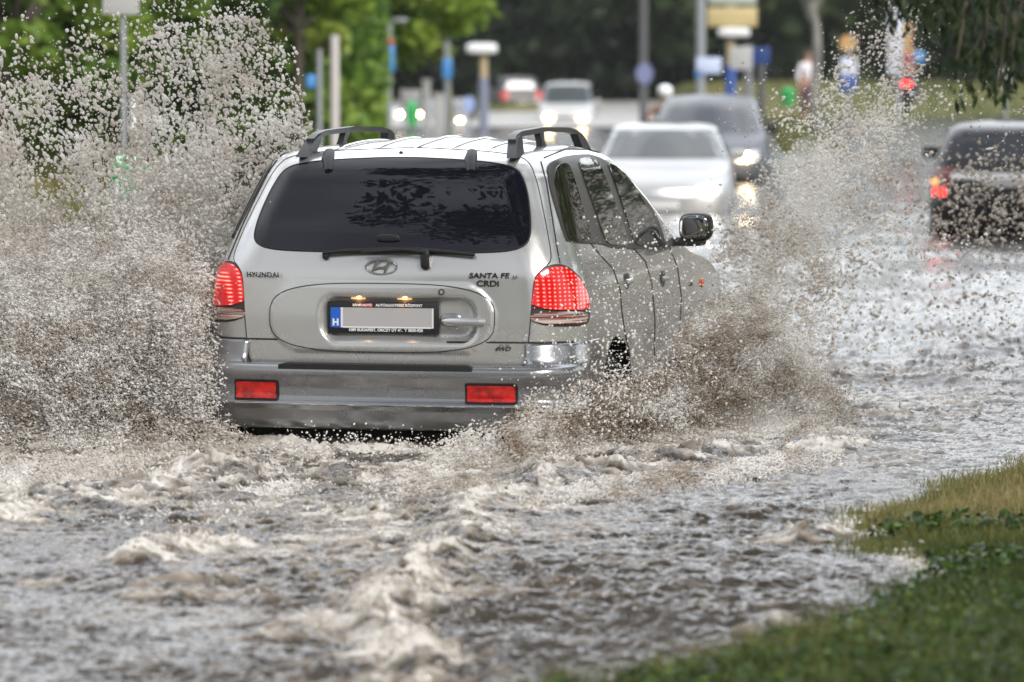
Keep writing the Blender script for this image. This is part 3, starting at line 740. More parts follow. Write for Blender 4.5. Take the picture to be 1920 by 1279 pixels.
l.new(tcw.outputs['Object'], b1.inputs['Vector']); bp_ = n.new('ShaderNodeBump'); bp_.inputs['Strength'].default_value = .8; bp_.inputs['Distance'].default_value = .006
l.new(b1.outputs['Fac'], bp_.inputs['Height']); l.new(bp_.outputs[0], p.inputs['Normal'])
V, I = grid(WX, WY, H)
wo = big('water', V, I, 4, M_water, col=foamn); tag(wo, kind='structure')
# ------------------------------------------------------------------ droplets
OCT = np.array([(1, 0, 0), (-1, 0, 0), (0, 1, 0), (0, -1, 0), (0, 0, 1), (0, 0, -1)], np.float32)
OF = np.array([(0, 2, 4), (2, 1, 4), (1, 3, 4), (3, 0, 4), (2, 0, 5), (1, 2, 5), (3, 1, 5), (0, 3, 5)])
_g = (1 + 5 ** .5) / 2
ICO = np.array([(-1, _g, 0), (1, _g, 0), (-1, -_g, 0), (1, -_g, 0), (0, -1, _g), (0, 1, _g), (0, -1, -_g), (0, 1, -_g), (_g, 0, -1), (_g, 0, 1), (-_g, 0, -1), (-_g, 0, 1)], np.float32) / 1.902
IF = np.array([(0, 11, 5), (0, 5, 1), (0, 1, 7), (0, 7, 10), (0, 10, 11), (1, 5, 9), (5, 11, 4), (11, 10, 2), (10, 7, 6), (7, 1, 8), (3, 9, 4), (3, 4, 2), (3, 2, 6), (3, 6, 8), (3, 8, 9), (4, 9, 5), (2, 4, 11), (6, 2, 10), (8, 6, 7), (9, 8, 1)])
def drops(name, P, r, label, m, tint, stretch=.7, dirv=None, group=None, round_=False):
    OCT_, OF_ = (ICO, IF) if round_ else (OCT, OF); nv = len(OCT_)
    n_ = len(P); P = np.asarray(P, np.float32)
    q = rng.normal(size=(n_, 3)).astype(np.float32)
    if dirv is not None: q = q * .55 + dirv
    q /= np.linalg.norm(q, axis=1)[:, None] + 1e-6
    a = np.cross(q, rng.normal(size=(n_, 3))); a /= np.linalg.norm(a, axis=1)[:, None] + 1e-6; b = np.cross(q, a)
    st = (1 + stretch * rng.random(n_) ** 2 * 2) * np.where(rng.random(n_) < .07, 2.2, 1.)
    jit = rng.uniform(.85, 1.12, (n_, nv))
    V = P[:, None, :] + (OCT_[None, :, 0:1] * q[:, None, :] * st[:, None, None] + OCT_[None, :, 1:2] * a[:, None, :] + OCT_[None, :, 2:3] * b[:, None, :]) * r[:, None, None] * jit[:, :, None]
    I = (OF_[None] + nv * np.arange(n_)[:, None, None]).reshape(-1, 3)
    o = big(name, V.reshape(-1, 3), I, 3, m, col=np.repeat(tint, nv)); return tag(o, label, 'water spray', group, 'stuff')
M_drop = mat('muddy_spray', (.6, .55, .5), .25, spec=.6, ior=1.33)
n, l, p = nodes(M_drop); an = attr_node(M_drop); cr_ = n.new('ShaderNodeValToRGB')
cr_.color_ramp.elements[0].color = (.50, .41, .32, 1); cr_.color_ramp.elements[1].color = (.98, .96, .93, 1)
l.new(an.outputs['Fac'], cr_.inputs[0]); l.new(cr_.outputs[0], p.inputs['Base Color'])
tr_ = n.new('ShaderNodeBsdfTranslucent'); l.new(cr_.outputs[0], tr_.inputs[0]); ms_ = n.new('ShaderNodeMixShader'); ms_.inputs[0].default_value = .5
l.new(p.outputs[0], ms_.inputs[1]); l.new(tr_.outputs[0], ms_.inputs[2]); l.new(ms_.outputs[0], n['Material Output'].inputs[0])
def sample(box, dfun, n_, Yr, clump=0., cs=60.):
    """droplet positions: density read on a sheet standing in the spray's own plane, thickness Yr"""
    x0, y0, x1, y1 = box; out = []
    tot = 0
    while tot < n_:
        m_ = n_ * 2; px = rng.uniform(x0, x1, m_); py = rng.uniform(y0, y1, m_)
        d = dfun(px, py)
        if clump: d = d * (1 - clump + clump * 2.2 * np.clip(fbm(px / cs, py / cs * .8, 4, .6, ox=cs) * 2.2 - .62, 0, 1) ** 1.5)
        k = rng.random(m_) < d; out.append(np.stack([px[k], py[k]], 1)); tot += k.sum()
    P2 = np.concatenate(out)[:n_]
    Y = rng.uniform(Yr[0], Yr[1], n_) if not callable(Yr) else Yr(P2)
    Y = np.minimum(Y, CAMZ * F / np.maximum(P2[:, 1] - 127 + 4, 1) * (1 - .012 * rng.random(n_)) * np.where(P2[:, 1] > 330, 1, 9))
    a = (P2[:, 0] - 960) / F; b = (639.5 - P2[:, 1]) / F; dy = cp + b * sp; dz = -sp + b * cp; t = Y / dy
    return np.stack([a * t, Y, CAMZ + dz * t], 1), P2
def rad(n_, r0, r1, k=2.2): return (r0 + (r1 - r0) * rng.random(n_) ** k).astype(np.float32)
IP = np.interp
# left fan: thrown up by the left wheels
def d_left(px, py):
    top = IP(px, [-200, 0, 60, 120, 230, 300, 400, 480, 540, 600, 640], [150, 170, 150, 170, 120, 60, 40, 40, 140, 200, 300])
    right = IP(py, [-40, 50, 120, 200, 260, 300, 400, 500, 640, 800, 900], [500, 530, 565, 592, 600, 575, 500, 450, 425, 430, 520])
    t = (py - top) / 470
    d = np.clip(.17 + t * 1.1, .0, 1) * (t > -.02) + .08 * np.exp(-((py - top) / 110) ** 2) * (py < top)
    return np.clip(d, 0, 1) * sst(12, -30, px - right + 14 * np.sin(py / 23.)) * sst(900, 820, py)
lobe = lambda p_: np.maximum(21.3 + rng.normal(0, .5, len(p_)), 20.5)
P, p2 = sample((-160, -60, 640, 900), d_left, 70000, lobe, .75, 70)
t_ = np.clip(.88 - .3 * (fbm(p2[:, 0] / 90, p2[:, 1] / 70, 4, ox=12) - .35) * 2 - .25 * sst(600, 900, p2[:, 1]) + rng.normal(0, .1, len(p2)), 0, 1)
up_ = np.array([-.5, .1, 1.], np.float32)
drops('water_spray', P, rad(len(P), .0024, .0112, 2.3) * np.where(p2[:, 1] > 450, 1.15, 1.), 'tall fan of muddy droplets thrown up left of the silver SUV', M_drop, t_, .4, up_, round_=True)
# dense froth low on the left
def d_left2(px, py):
    top = IP(px, [-200, 0, 100, 200, 300, 400, 480, 640], [440, 440, 470, 430, 440, 520, 800, 830])
    right = IP(py, [400, 500, 640, 780, 830, 900, 960], [460, 425, 410, 420, 500, 600, 500])
    return sst(-60, 90, py - top) * sst(20, -50, px - right) * sst(985, 900, py - .06 * (px - 200))
P, p2 = sample((-160, 380, 700, 985), d_left2, 210000, lambda p_: 20.4 + rng.normal(0, .45, len(p_)) - 1.6 * np.clip((p_[:, 1] - 780) / 200, 0, 1), .55, 85)
t_ = np.clip(.98 - .75 * (fbm(p2[:, 0] / 60, p2[:, 1] / 42, 4, .6, ox=2) - .42) * 2 - .12 * sst(700, 900, p2[:, 1]) + rng.normal(0, .12, len(p2)), 0, 1)
drops('water_spray', P, rad(len(P), .0013, .0072, 3.6), 'thick brown froth and spray rising beside the left wheels of the silver SUV', M_drop, t_, 1.2, np.array([-1., 0, .4], np.float32))
def d_mist(px, py):
    a = d_left2(px, py) * .9 + .40 * d_left(px, py) * sst(330, 520, py); return np.clip(a, 0, 1)
P, p2 = sample((-160, 60, 640, 985), d_mist, 100000, lambda p_: 21.2 + rng.normal(0, .5, len(p_)), .4, 110)
drops('water_spray', P, rad(len(P), .0010, .0032, 2.), 'fine pale mist filling the fan left of the silver SUV', M_drop, np.clip(rng.normal(.9, .1, len(P)), 0, 1), .5)
# right rear wheel: froth mound
def d_mound(px, py):
    top = IP(px, [560, 700, 800, 870, 950, 1000, 1060, 1130, 1180, 1250, 1300, 1360, 1420, 1480, 1560, 1700], [930, 920, 890, 840, 825, 770, 765, 740, 730, 680, 620, 590, 580, 630, 740, 850])
    bot = IP(px, [560, 700, 800, 950, 1100, 1300, 1450, 1600, 1700], [915, 930, 980, 960, 930, 915, 890, 870, 865])
    d = sst(-55, 45, py - top) * sst(15, -45, py - bot)
    return d * (.35 + .65 * sst(760, 860, px)) * sst(1640, 1440, px + .2 * (py - 800))
P, p2 = sample((560, 500, 1700, 990), d_mound, 200000, lambda p_: 19.4 + rng.normal(0, .35, len(p_)) + np.clip((p_[:, 0] - 1000) / 400, 0, 1.2) * 2.0 - 1.3 * np.clip((p_[:, 1] - 850) / 130, 0, 1) , .6, 60)
t_ = np.clip(.90 - 1.1 * (fbm(p2[:, 0] / 70, p2[:, 1] / 55, 4, .6, ox=52) - .42) * 2 + rng.normal(0, .13, len(p2)), 0, 1)
drops('water_spray', P, rad(len(P), .0013, .0072, 3.4), 'brown froth churned up by the right rear wheel of the silver SUV', M_drop, t_, 1.2, np.array([1., 0, .5], np.float32))
# high thin arc to the right of the front wheel
def d_arc(px, py):
    # sheet leaning right, from the front wheel up to the top of frame
    cx = IP(py, [-40, 60, 150, 250, 350, 450, 550, 650, 750], [1700, 1670, 1640, 1590, 1530, 1455, 1400, 1375, 1360])
    wd = IP(py, [-40, 60, 150, 250, 350, 450, 650, 750], [55, 60, 75, 95, 110, 120, 120, 130])
    d = np.exp(-(np.abs(px - cx) / wd) ** 2.2) * IP(py, [-40, 50, 150, 300, 450, 600, 750], [.12, .2, .3, .5, .8, 1, 1])
    d2 = .12 * np.exp(-((px - 1560) / 160) ** 2 - ((py - 215) / 60) ** 2)
    d3 = .03 * np.exp(-((px - 1760) / 190) ** 2 - ((py - 400) / 160) ** 2)
    d4 = .03 * sst(1440, 1600, px) * sst(120, 240, py) * sst(830, 640, py)
    return np.clip(d + d2 + d3 + d4, 0, 1) * (1 - .75 * sst(1700, 1760, px) * sst(200, 240, py) * (1 - sst(420, 460, py)))
P, p2 = sample((1330, -60, 1980, 840), d_arc, 38000, lambda p_: 23.6 + rng.normal(0, .8, len(p_)) + np.clip((p_[:, 0] - 1500) / 400, 0, 1) * -.6, .72, 55)
t_ = np.clip(.85 - .6 * (fbm(p2[:, 0] / 80, p2[:, 1] / 80, 3, ox=8) - .42) * 2 + rng.normal(0, .2, len(p2)), 0, 1)
drops('water_spray', P, rad(len(P), .0015, .009, 3.6), 'high thin sheet of droplets leaning right from the front wheel of the silver SUV', M_drop, t_, .6, np.array([.8, 0, .5], np.float32), round_=True)
# loose drops flying in front of the side and tail of the car
def d_loose(px, py):
    return np.clip(.9 * np.exp(-((px - 1140) / 110) ** 2 - ((py - 740) / 95) ** 2) + .5 * np.exp(-((px - 1200) / 130) ** 2 - ((py - 600) / 110) ** 2) + .25 * np.exp(-((px - 1200) / 90) ** 2 - ((py - 470) / 60) ** 2) + .9 * np.exp(-((py - 838) / 26) ** 2) * sst(480, 560, px) * sst(1100, 1000, px), 0, 1)
P, p2 = sample((440, 380, 1400, 930), d_loose, 3600, lambda p_: 19.2 + rng.normal(0, .12, len(p_)) + .6 * sst(1080, 1250, p_[:, 0]), .4, 40)
drops('water_spray', P, rad(len(P), .0018, .0068, 2.6), 'loose droplets flying past the right side and lower tail of the silver SUV', M_drop, np.clip(rng.normal(.95, .05, len(P)), 0, 1), .3, round_=True)
# far droplets in front of the dark car
def d_far(px, py):
    return np.clip(.3 * np.exp(-((px - 1850) / 130) ** 4 - ((py - 370) / 90) ** 4) + .12 * sst(1420, 1500, px) * sst(250, 420, py) * sst(760, 600, py), 0, 1)
P, p2 = sample((1400, 200, 2000, 780), d_far, 2600, lambda p_: 27 + rng.normal(0, 1.3, len(p_)), .3, 40)
drops('water_spray', P, rad(len(P), .004, .013, 2.), 'scattered droplets hanging between the silver SUV and the dark hatchback', M_drop, np.clip(rng.normal(.42, .2, len(P)), 0, 1), .5, round_=True)
# low crest froth along the waves
fx, fy = [], []
cand = rng.random((900000, 2)); ri = (cand[:, 0] * 1130).astype(int) + 20; ci = (cand[:, 1] * (len(core) - 1)).astype(int) + 45
fm = foamn[ri, ci]; kk = rng.random(len(ri)) < np.clip(fm - .45, 0, 1) ** 1.5 * .32
ri, ci = ri[kk], ci[kk]
P = np.stack([WX[ri, ci] + rng.normal(0, .02, len(ri)), WY[ri, ci] + rng.normal(0, .02, len(ri)), H[ri, ci] + np.abs(rng.normal(0, .018, len(ri)))], 1)
P = P[(ly[ri, ci] < -.1) | (np.abs(lx[ri, ci]) > 1.0)]
drops('wave_froth', P, rad(len(P), .003, .009, 2), 'small bubbles and drops breaking from the wave crests on the flood', M_drop, np.clip(rng.normal(.6, .2, len(P)), 0, 1), .8)
# ------------------------------------------------------------------ grass on the near bank and islands
def blades(name, X, Y, Z, hgt, wid, tint, m, label, lean=.35):
    n_ = len(X); q = rng.uniform(0, 2 * np.pi, n_); c_, s_ = np.cos(q), np.sin(q)
    L = rng.normal(0, lean, (n_, 2)); b = np.stack([X, Y, Z], 1); w_ = np.stack([c_, s_, 0 * c_], 1) * wid[:, None]
    mid = b + np.stack([L[:, 0] * hgt * .35, L[:, 1] * hgt * .35, hgt * .6], 1); tip = b + np.stack([L[:, 0] * hgt, L[:, 1] * hgt, hgt * .95], 1)
    V = np.stack([b - w_, b + w_, mid + w_ * .7, mid - w_ * .7, tip], 1).reshape(-1, 3)
    k = 5 * np.arange(n_)[:, None]; I = np.concatenate([k + [0, 1, 2], k + [0, 2, 3], k + [3, 2, 4]], 0)
    o = big(name, V, I, 3, m, smooth=False, col=np.repeat(tint, 5)); return tag(o, label, 'grass', kind='stuff')
def leafmat(name, stops, rough=.55, trans=.35, spec=.3):
    m = mat(name, (.1, .1, .1), rough, spec=spec); n, l, p = nodes(m); an = attr_node(m); r = n.new('ShaderNodeValToRGB')
    r.color_ramp.elements[0].color = (*stops[0], 1); r.color_ramp.elements[1].color = (*stops[-1], 1)
    for i, s_ in enumerate(stops[1:-1]): e = r.color_ramp.elements.new((i + 1) / (len(stops) - 1)); e.color = (*s_, 1)
    l.new(an.outputs['Fac'], r.inputs[0]); l.new(r.outputs[0], p.inputs['Base Color'])
    t = n.new('ShaderNodeBsdfTranslucent'); l.new(r.outputs[0], t.inputs[0]); x = n.new('ShaderNodeMixShader'); x.inputs[0].default_value = trans
    l.new(p.outputs[0], x.inputs[1]); l.new(t.outputs[0], x.inputs[2]); l.new(x.outputs[0], n['Material Output'].inputs[0]); return m
M_grass = leafmat('grass_blades', [(.035, .055, .014), (.085, .115, .028), (.20, .185, .065), (.40, .32, .16)])
M_weed = leafmat('weed_leaves', [(.012, .03, .006), (.035, .08, .014), (.08, .14, .024), (.20, .27, .06)], rough=.42, trans=.2, spec=.5)
N = 260000
Y = 1 / rng.uniform(1 / 24., 1 / 9.6, N); X = np.maximum(shore(Y), -.4) - .28 + rng.random(N) ** 1.3 * 3.2
Z = ground_h(X, Y); ok = (Z > -.05) & (X < Y * .16 + .4); X, Y, Z = X[ok], Y[ok], Z[ok]
dryness = np.clip(fbm(X * .9, Y * .6, 3, ox=5) * .9 + .12 + .35 * sst(14.6, 16.4, Y) - .12, 0, 1)
tint = np.clip(dryness + rng.normal(0, .16, len(X)) - .12, 0, 1)
hg = rng.uniform(.02, .06, len(X)) * (1 + .8 * rng.random(len(X)) ** 6) * (1 + .7 * sst(15.2, 13.5, Y)); near_w = X - shore(Y) < .05
hg = np.where(near_w, hg * .9, hg); th = rng.random(len(X)) < np.where(near_w, .35, 1.)
blades('grass', X[th], Y[th], Z[th] - .005, hg[th], rng.uniform(.0012, .003, th.sum()), tint[th], M_grass, 'short mown grass, green and straw coloured, on the bank at the waterline')
# broad leaved weeds and clover in the nearest corner
N = 60000
Y = 1 / rng.uniform(1 / 16.5, 1 / 9.6, N); X = np.maximum(shore(Y), -.3) - .08 + rng.random(N) ** 1.1 * 2.4; Z = ground_h(X, Y)
cl = fbm(X * 2.2, Y * 2.0, 4, ox=61); ok = (cl + .22 * sst(15.4, 13.2, Y) + .10 * sst(1.5, 2.6, X) > .585) & (Z > -.02) & (X < Y * .16 + .3); X, Y, Z = X[ok], Y[ok], Z[ok]; cl = cl[ok]
n_ = len(X); a = rng.normal(size=(n_, 3)) * [1, 1, .45]; a /= np.linalg.norm(a, axis=1)[:, None]; b = np.cross(a, rng.normal(size=(n_, 3))); b /= np.linalg.norm(b, axis=1)[:, None]
ln = rng.uniform(.008, .024, n_); c0 = np.stack([X, Y, Z + rng.uniform(.005, .075, n_)], 1)
V = np.stack([c0 - a * ln[:, None], c0 + b * ln[:, None] * .55 , c0 + a * ln[:, None], c0 - b * ln[:, None] * .55], 1).reshape(-1, 3)
tag(big('weeds', V, np.arange(4 * n_).reshape(-1, 4), 4, M_weed, smooth=False, col=np.clip(rng.normal(.30, .30, n_).repeat(4), 0, 1)), 'dark green broad leaved weeds and clover in the near corner of the bank', 'weeds', kind='stuff')
# yellow flower
for (px, py, Y_) in ((1823, 1085, 14.9),):
    a = at(px, py, Y_); MBf = MB()
    MBf.tube([(a.x, a.y, ground_h(np.array([a.x]), np.array([a.y]))[0] - .01), (a.x, a.y, a.z)], .002, 5)
    for k in range(6):
        q = k * math.pi / 3; MBf.sup((a.x + .012 * math.cos(q), a.y + .012 * math.sin(q), a.z + .003), (.018, .012, .006), 1, nu=5, nv=8)
    tag(MBf.build('flower', mat('yellow_petals', (.75, .5, .02), .5)), 'small yellow flower among the weeds on the bank', 'flower')
# far grass on verges and island
N = 120000
Y = np.concatenate([rng.uniform(84, 132, N // 3), rng.uniform(150, 200, N // 3), 1 / rng.uniform(1 / 95., 1 / 24., N // 3)])
X = np.concatenate([rng.uniform(5, 10, N // 3), rng.uniform(-22, 30, N // 3), np.zeros(N // 3)])
k = slice(2 * (N // 3), 3 * (N // 3)); X[k] = lshore(Y[k]) + .8 - rng.random(N // 3) ** 1.4 * 8
Z = ground_h(X, Y); ok = Z > -.02; X, Y, Z = X[ok], Y[ok], Z[ok]
blades('grass', X, Y, Z - .01, rng.uniform(.06, .2, len(X)), rng.uniform(.02, .05, len(X)), np.clip(fbm(X * .35, Y * .12, 3, ox=88) * 1.1 - .05 + rng.normal(0, .12, len(X)), 0, 1), M_grass, 'rough grass on the far verges and the traffic island')
M_road = noisy(mat('wet_asphalt', (.3, .29, .27), .35, spec=.6), (.24, .23, .215), (.40, .385, .36), .6, 6, bump=.1, bscale=6)
ry = np.linspace(126, 208, 40); rx_ = np.linspace(0, 1, 12); RY = np.repeat(ry[:, None], 12, 1); RX = -15 + rx_[None, :] * (19 + (RY - 126) * .12)
V, I = grid(RX, RY, .035 + .0012 * (RY - 126)); tag(big('road', V, I, 4, M_road), kind='structure')
# ------------------------------------------------------------------ trees
M_bark = noisy(mat('bark', (.1, .08, .06), .9), (.045, .04, .03), (.14, .12, .09), 6, stretch=(1, 1, .25), bump=.4, bscale=12)
M_bark_y = noisy(mat('mossy_bark', (.16, .15, .05), .9), (.09, .09, .025), (.24, .22, .07), 5, stretch=(1, 1, .3))
M_bark_g = noisy(mat('grey_bark', (.2, .2, .19), .9), (.13, .13, .12), (.28, .27, .25), 5, stretch=(1, 1, .3))
G_dark = leafmat('dark_foliage', [(.010, .018, .008), (.024, .042, .016), (.05, .075, .024), (.09, .11, .035)])
G_mid = leafmat('mid_foliage', [(.02, .045, .008), (.065, .13, .02), (.14, .24, .035), (.27, .37, .06)])
G_bright = leafmat('bright_foliage', [(.06, .11, .014), (.16, .27, .035), (.29, .41, .06), (.46, .55, .13)], trans=.5)
def leaf_cloud(C, Rd, n_, ls, clumps, seed=0, squash=.75, hollow=.5):
    """leaves gathered in clumps through an ellipsoid"""
    r_ = np.random.default_rng(seed)
    d = r_.normal(size=(clumps, 3)); d /= np.linalg.norm(d, axis=1)[:, None]
    cc = d * (hollow + (1 - hollow) * r_.random(clumps)[:, None] ** .6) * Rd + C; cr2 = r_.uniform(.12, .28, clumps) * float(np.mean(Rd)); ct = r_.normal(.5, .22, clumps)
    k = r_.integers(0, clumps, n_); e = r_.normal(size=(n_, 3)); e /= np.linalg.norm(e, axis=1)[:, None]
    P = cc[k] + e * (cr2[k] * r_.random(n_) ** .45)[:, None] * [1, 1, squash]
    a = r_.normal(size=(n_, 3)); a /= np.linalg.norm(a, axis=1)[:, None]; b = np.cross(a, r_.normal(size=(n_, 3))); b /= np.linalg.norm(b, axis=1)[:, None]
    s_ = (ls * r_.uniform(.6, 1.4, n_))[:, None]
    V = np.stack([P - a * s_, P + b * s_ * .55, P + a * s_, P - b * s_ * .55], 1)
    t = np.clip(ct[k] + r_.normal(0, .13, n_), 0, 1); return V.reshape(-1, 3), t.repeat(4), cc
def tree(label, X, Y, trunk_r, trunk_h, C, Rd, n_, ls, gm, bm_=None, clumps=60, seed=1, fork=None, kind='tree', lean=0., z0=None, group=None):
    z0 = float(ground_h(np.array([X]), np.array([Y]))[0]) - .15 if z0 is None else z0
    root = thing(kind, label, 'tree' if 'tree' in kind else kind, Matrix.Translation((X, Y, z0)), group)
    r_ = np.random.default_rng(seed); T = MB(); pts = [(0, 0, 0)]; x_ = 0
    for k in range(1, 7): x_ += r_.normal(0, trunk_r * .5) + lean / 6; pts.append((x_, r_.normal(0, trunk_r * .2), trunk_h * k / 6))
    T.tube(pts, [trunk_r * q for q in (1.35, 1.05, 1, .95, .9, .85, .7)], 12)
    C = np.array(C, float); Rd = np.array(Rd, float)
    V, t, cc = leaf_cloud(C, Rd, n_, ls, clumps, seed)
    top = Vector(pts[-1])
    for c_ in cc[:fork or 9]:
        c_ = Vector(c_); mid = top.lerp(c_, .5) + Vector((0, 0, .12 * trunk_h * r_.random())); T.tube([top - Vector((0, 0, .15 * trunk_h * r_.random())), mid, c_], [trunk_r * .45, trunk_r * .28, trunk_r * .1], 7)
    T.build('trunk', bm_ or M_bark, root)
    big('crown', V, np.arange(len(V)).reshape(-1, 4), 4, gm, root, smooth=False, col=t)
    return root
def gx_(px, Y): return (px - 960) / F * Y
# left avenue
tree('bright green avenue tree with low crown and mossy yellow trunk behind the roof rail', gx_(697, 92), 92, .13, 3.2, (-.1, 0, 4.6), (2.9, 2.4, 2.45), 17000, .14, G_bright, M_bark_y, 70, 3)
tree('bright green young tree whose low crown ends left of the white lamp head', gx_(842, 110), 110, .09, 3.2, (-.5, 0, 4.7), (1.7, 1.8, 2.4), 7000, .13, G_bright, M_bark_y, 46, 4)
tree('mid green tree with slim brown trunk between the two pale posts', gx_(655, 90), 90, .10, 3.4, (-1.4, 0, 4.9), (3.2, 2.4, 2.4), 9000, .14, G_mid, M_bark, 60, 5)
tree('dark leaved tree with thin stem beside the tall spray on the left', gx_(560, 72), 72, .09, 2.8, (-.6, 0, 4.6), (2.8, 2.4, 2.7), 15000, .13, G_bright, M_bark, 60, 6)
tree('broad dark tree behind the pole with the white plate', gx_(255, 66), 66, .14, 2.0, (0, 0, 3.9), (2.7, 2.4, 3.0), 14000, .13, G_mid, M_bark, 70, 7)
tree('tree with yellow green leaves at the upper left edge', gx_(55, 60), 60, .13, 2.0, (0, 0, 3.9), (2.2, 2.2, 2.9), 11000, .12, G_mid, M_bark, 66, 8)
tree('thin dark stemmed tree standing just left of the post with blue sign', gx_(668, 84), 84, .07, 3.4, (.2, 0, 5.1), (2.0, 2, 2.0), 5000, .13, G_mid, M_bark, 40, 19)
tree('leaning ochre stemmed tree behind the left spray', gx_(545, 88), 88, .07, 3.4, (-.2, 0, 5.1), (2.2, 2, 2.0), 5000, .13, G_mid, M_bark_y, 40, 20)
tree('grey forked tree with a blue band behind the flying drops', gx_(1535, 92), 92, .11, 3.05, (0, 0, 7.2), (3.4, 3, 2.9), 7000, .14, G_mid, M_bark_g, 50, 9, fork=4)
bpy.context.view_layer.update()
# hedge on the far left and shrub belt
def mass(name, label, X, Y, Z, ls, gm, t, cat):
    n_ = len(X); a = rng.normal(size=(n_, 3)); a /= np.linalg.norm(a, axis=1)[:, None]; b = np.cross(a, rng.normal(size=(n_, 3))); b /= np.linalg.norm(b, axis=1)[:, None]
    P = np.stack([X, Y, Z], 1); s_ = (ls * rng.uniform(.6, 1.4, n_))[:, None]
    V = np.stack([P - a * s_, P + b * s_ * .6, P + a * s_, P - b * s_ * .6], 1).reshape(-1, 3)
    return tag(big(name, V, np.arange(4 * n_).reshape(-1, 4), 4, gm, smooth=False, col=np.clip(t, 0, 1).repeat(4)), label, cat, kind='stuff')
N = 60000
X = rng.uniform(-16, -2.4, N); Y = 84 + rng.normal(0, 2.5, N) + .4 * X; hmax = 2.3 + 2.2 * fbm(X * .5, X * 0 + 3, 3, ox=71) + 2.0 * sst(-4, -9, X); hh = rng.random(N) ** .7
lump = fbm(X * .9, hh * hmax * .9, 4, ox=7); t = .35 + .9 * (lump - .2)
mass('shrubbery', 'dark dense shrubbery behind the poles on the left', X, Y - 1.6 * lump, hh * hmax, .14, G_mid, t + rng.normal(0, .12, N), 'shrubs')
# far wood
N = 190000
X = rng.uniform(-75, 85, N); depth = rng.random(N) ** 2; Y = 214 + depth * 22 + 6 * fbm(X * .12, X * 0 + 1, 2, ox=14)
hm = 12 + 9 * fbm(X * .13, X * 0 + 4, 3, ox=41); hh = rng.random(N)
lump = fbm(X * .35, hh * hm * .4, 4, ox=17); Y = Y - 7 * (lump - .4)
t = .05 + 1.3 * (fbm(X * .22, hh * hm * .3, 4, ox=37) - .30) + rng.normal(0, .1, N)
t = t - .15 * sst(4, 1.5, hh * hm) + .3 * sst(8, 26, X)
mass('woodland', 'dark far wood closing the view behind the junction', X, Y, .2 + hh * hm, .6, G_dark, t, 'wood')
bw = MB()
for k in range(60):
    x_ = rng.uniform(-60, 70); bw.tube([(x_, 226 + rng.uniform(-6, 4), -.4), (x_ + rng.normal(0, .5), 226, 9)], [.28, .16], 7)
tag(bw.build('woodland_trunks', M_bark), 'dim trunks inside the far wood', 'wood', kind='stuff')
# trees on the right bank, beside and behind the camera; the glazing and paint mirror them
for i, (x_, y_, r_, gm, lb) in enumerate([
    (12.5, 40, 3.4, G_mid, 'leafy tree on the right bank beside the dark hatchback lane'),
    (11.2, 30, 3.2, G_mid, 'leafy tree on the right bank abreast of the silver SUV'),
    (16.5, 52, 4.0, G_dark, 'dark tree on the right bank farthest up the road'),
    (8.6, 21, 2.6, G_mid, 'round bushy tree on the right bank close to the water'),
    (9.0, 34, 3.4, G_dark, 'dark bushy tree nearest the bend on the right bank'),
    (6.5, -7, 3.6, G_dark, 'dark tree behind the photographer mirrored in the wing mirror'),
    (-9.5, -9, 4.2, G_dark, 'big dark tree far behind the photographer on the left'),
    (11.5, 4, 3.6, G_dark, 'dark tree on the right bank level with the photographer')]):
    tree(lb, x_, y_, .16, 2.4, (0, 0, 5.4), (r_ * 1.1, r_ * 1.1, 4.9), 15000, .15, gm, M_bark, 100, 30 + i)
# overhanging tree: the drooping sprays enter the top right corner
def droop(root, pts_list, name, gm, ls, n_per, seed):
    r_ = np.random.default_rng(seed); V, t = [], []
    for pts in pts_list:
        pts = [Vector(p) for p in pts]; MB().tube(pts, [.010] + [.005] * (len(pts) - 2) + [.002], 5).build('twig', M_bark, root)
        for _ in range(n_per):
            u_ = r_.random() * (len(pts) - 1); i = int(u_); p = pts[i].lerp(pts[i + 1], u_ - i)
            d = Vector((r_.normal(0, .5), r_.normal(0, .5), -1.0 + r_.normal(0, .35))).normalized(); L = ls * r_.uniform(.6, 1.4)
            s = d.cross(Vector((r_.normal(), r_.normal(), r_.normal()))).normalized() * L * .16
            p = p + Vector((r_.normal(0, .025), r_.normal(0, .05), r_.normal(0, .02)))
            V += [p, p + d * L * .5 + s, p + d * L, p + d * L * .5 - s]; t.append(r_.normal(.3, .2))
    V = np.array([v[:] for v in V]); big(name, V, np.arange(len(V)).reshape(-1, 4), 4, gm, root, smooth=False, col=np.clip(t, 0, 1).repeat(4))
ot = tree('dark tree leaning over the bank with leafy sprays drooping into the top right corner', 6.4, 14.5, .22, 4.6, (-4.4, 2.0, 8.4), (5.6, 5.2, 2.8), 24000, .12, G_dark, M_bark, 80, 77, kind='tree')
bpy.context.view_layer.update(); oi = ot.matrix_world.inverted()
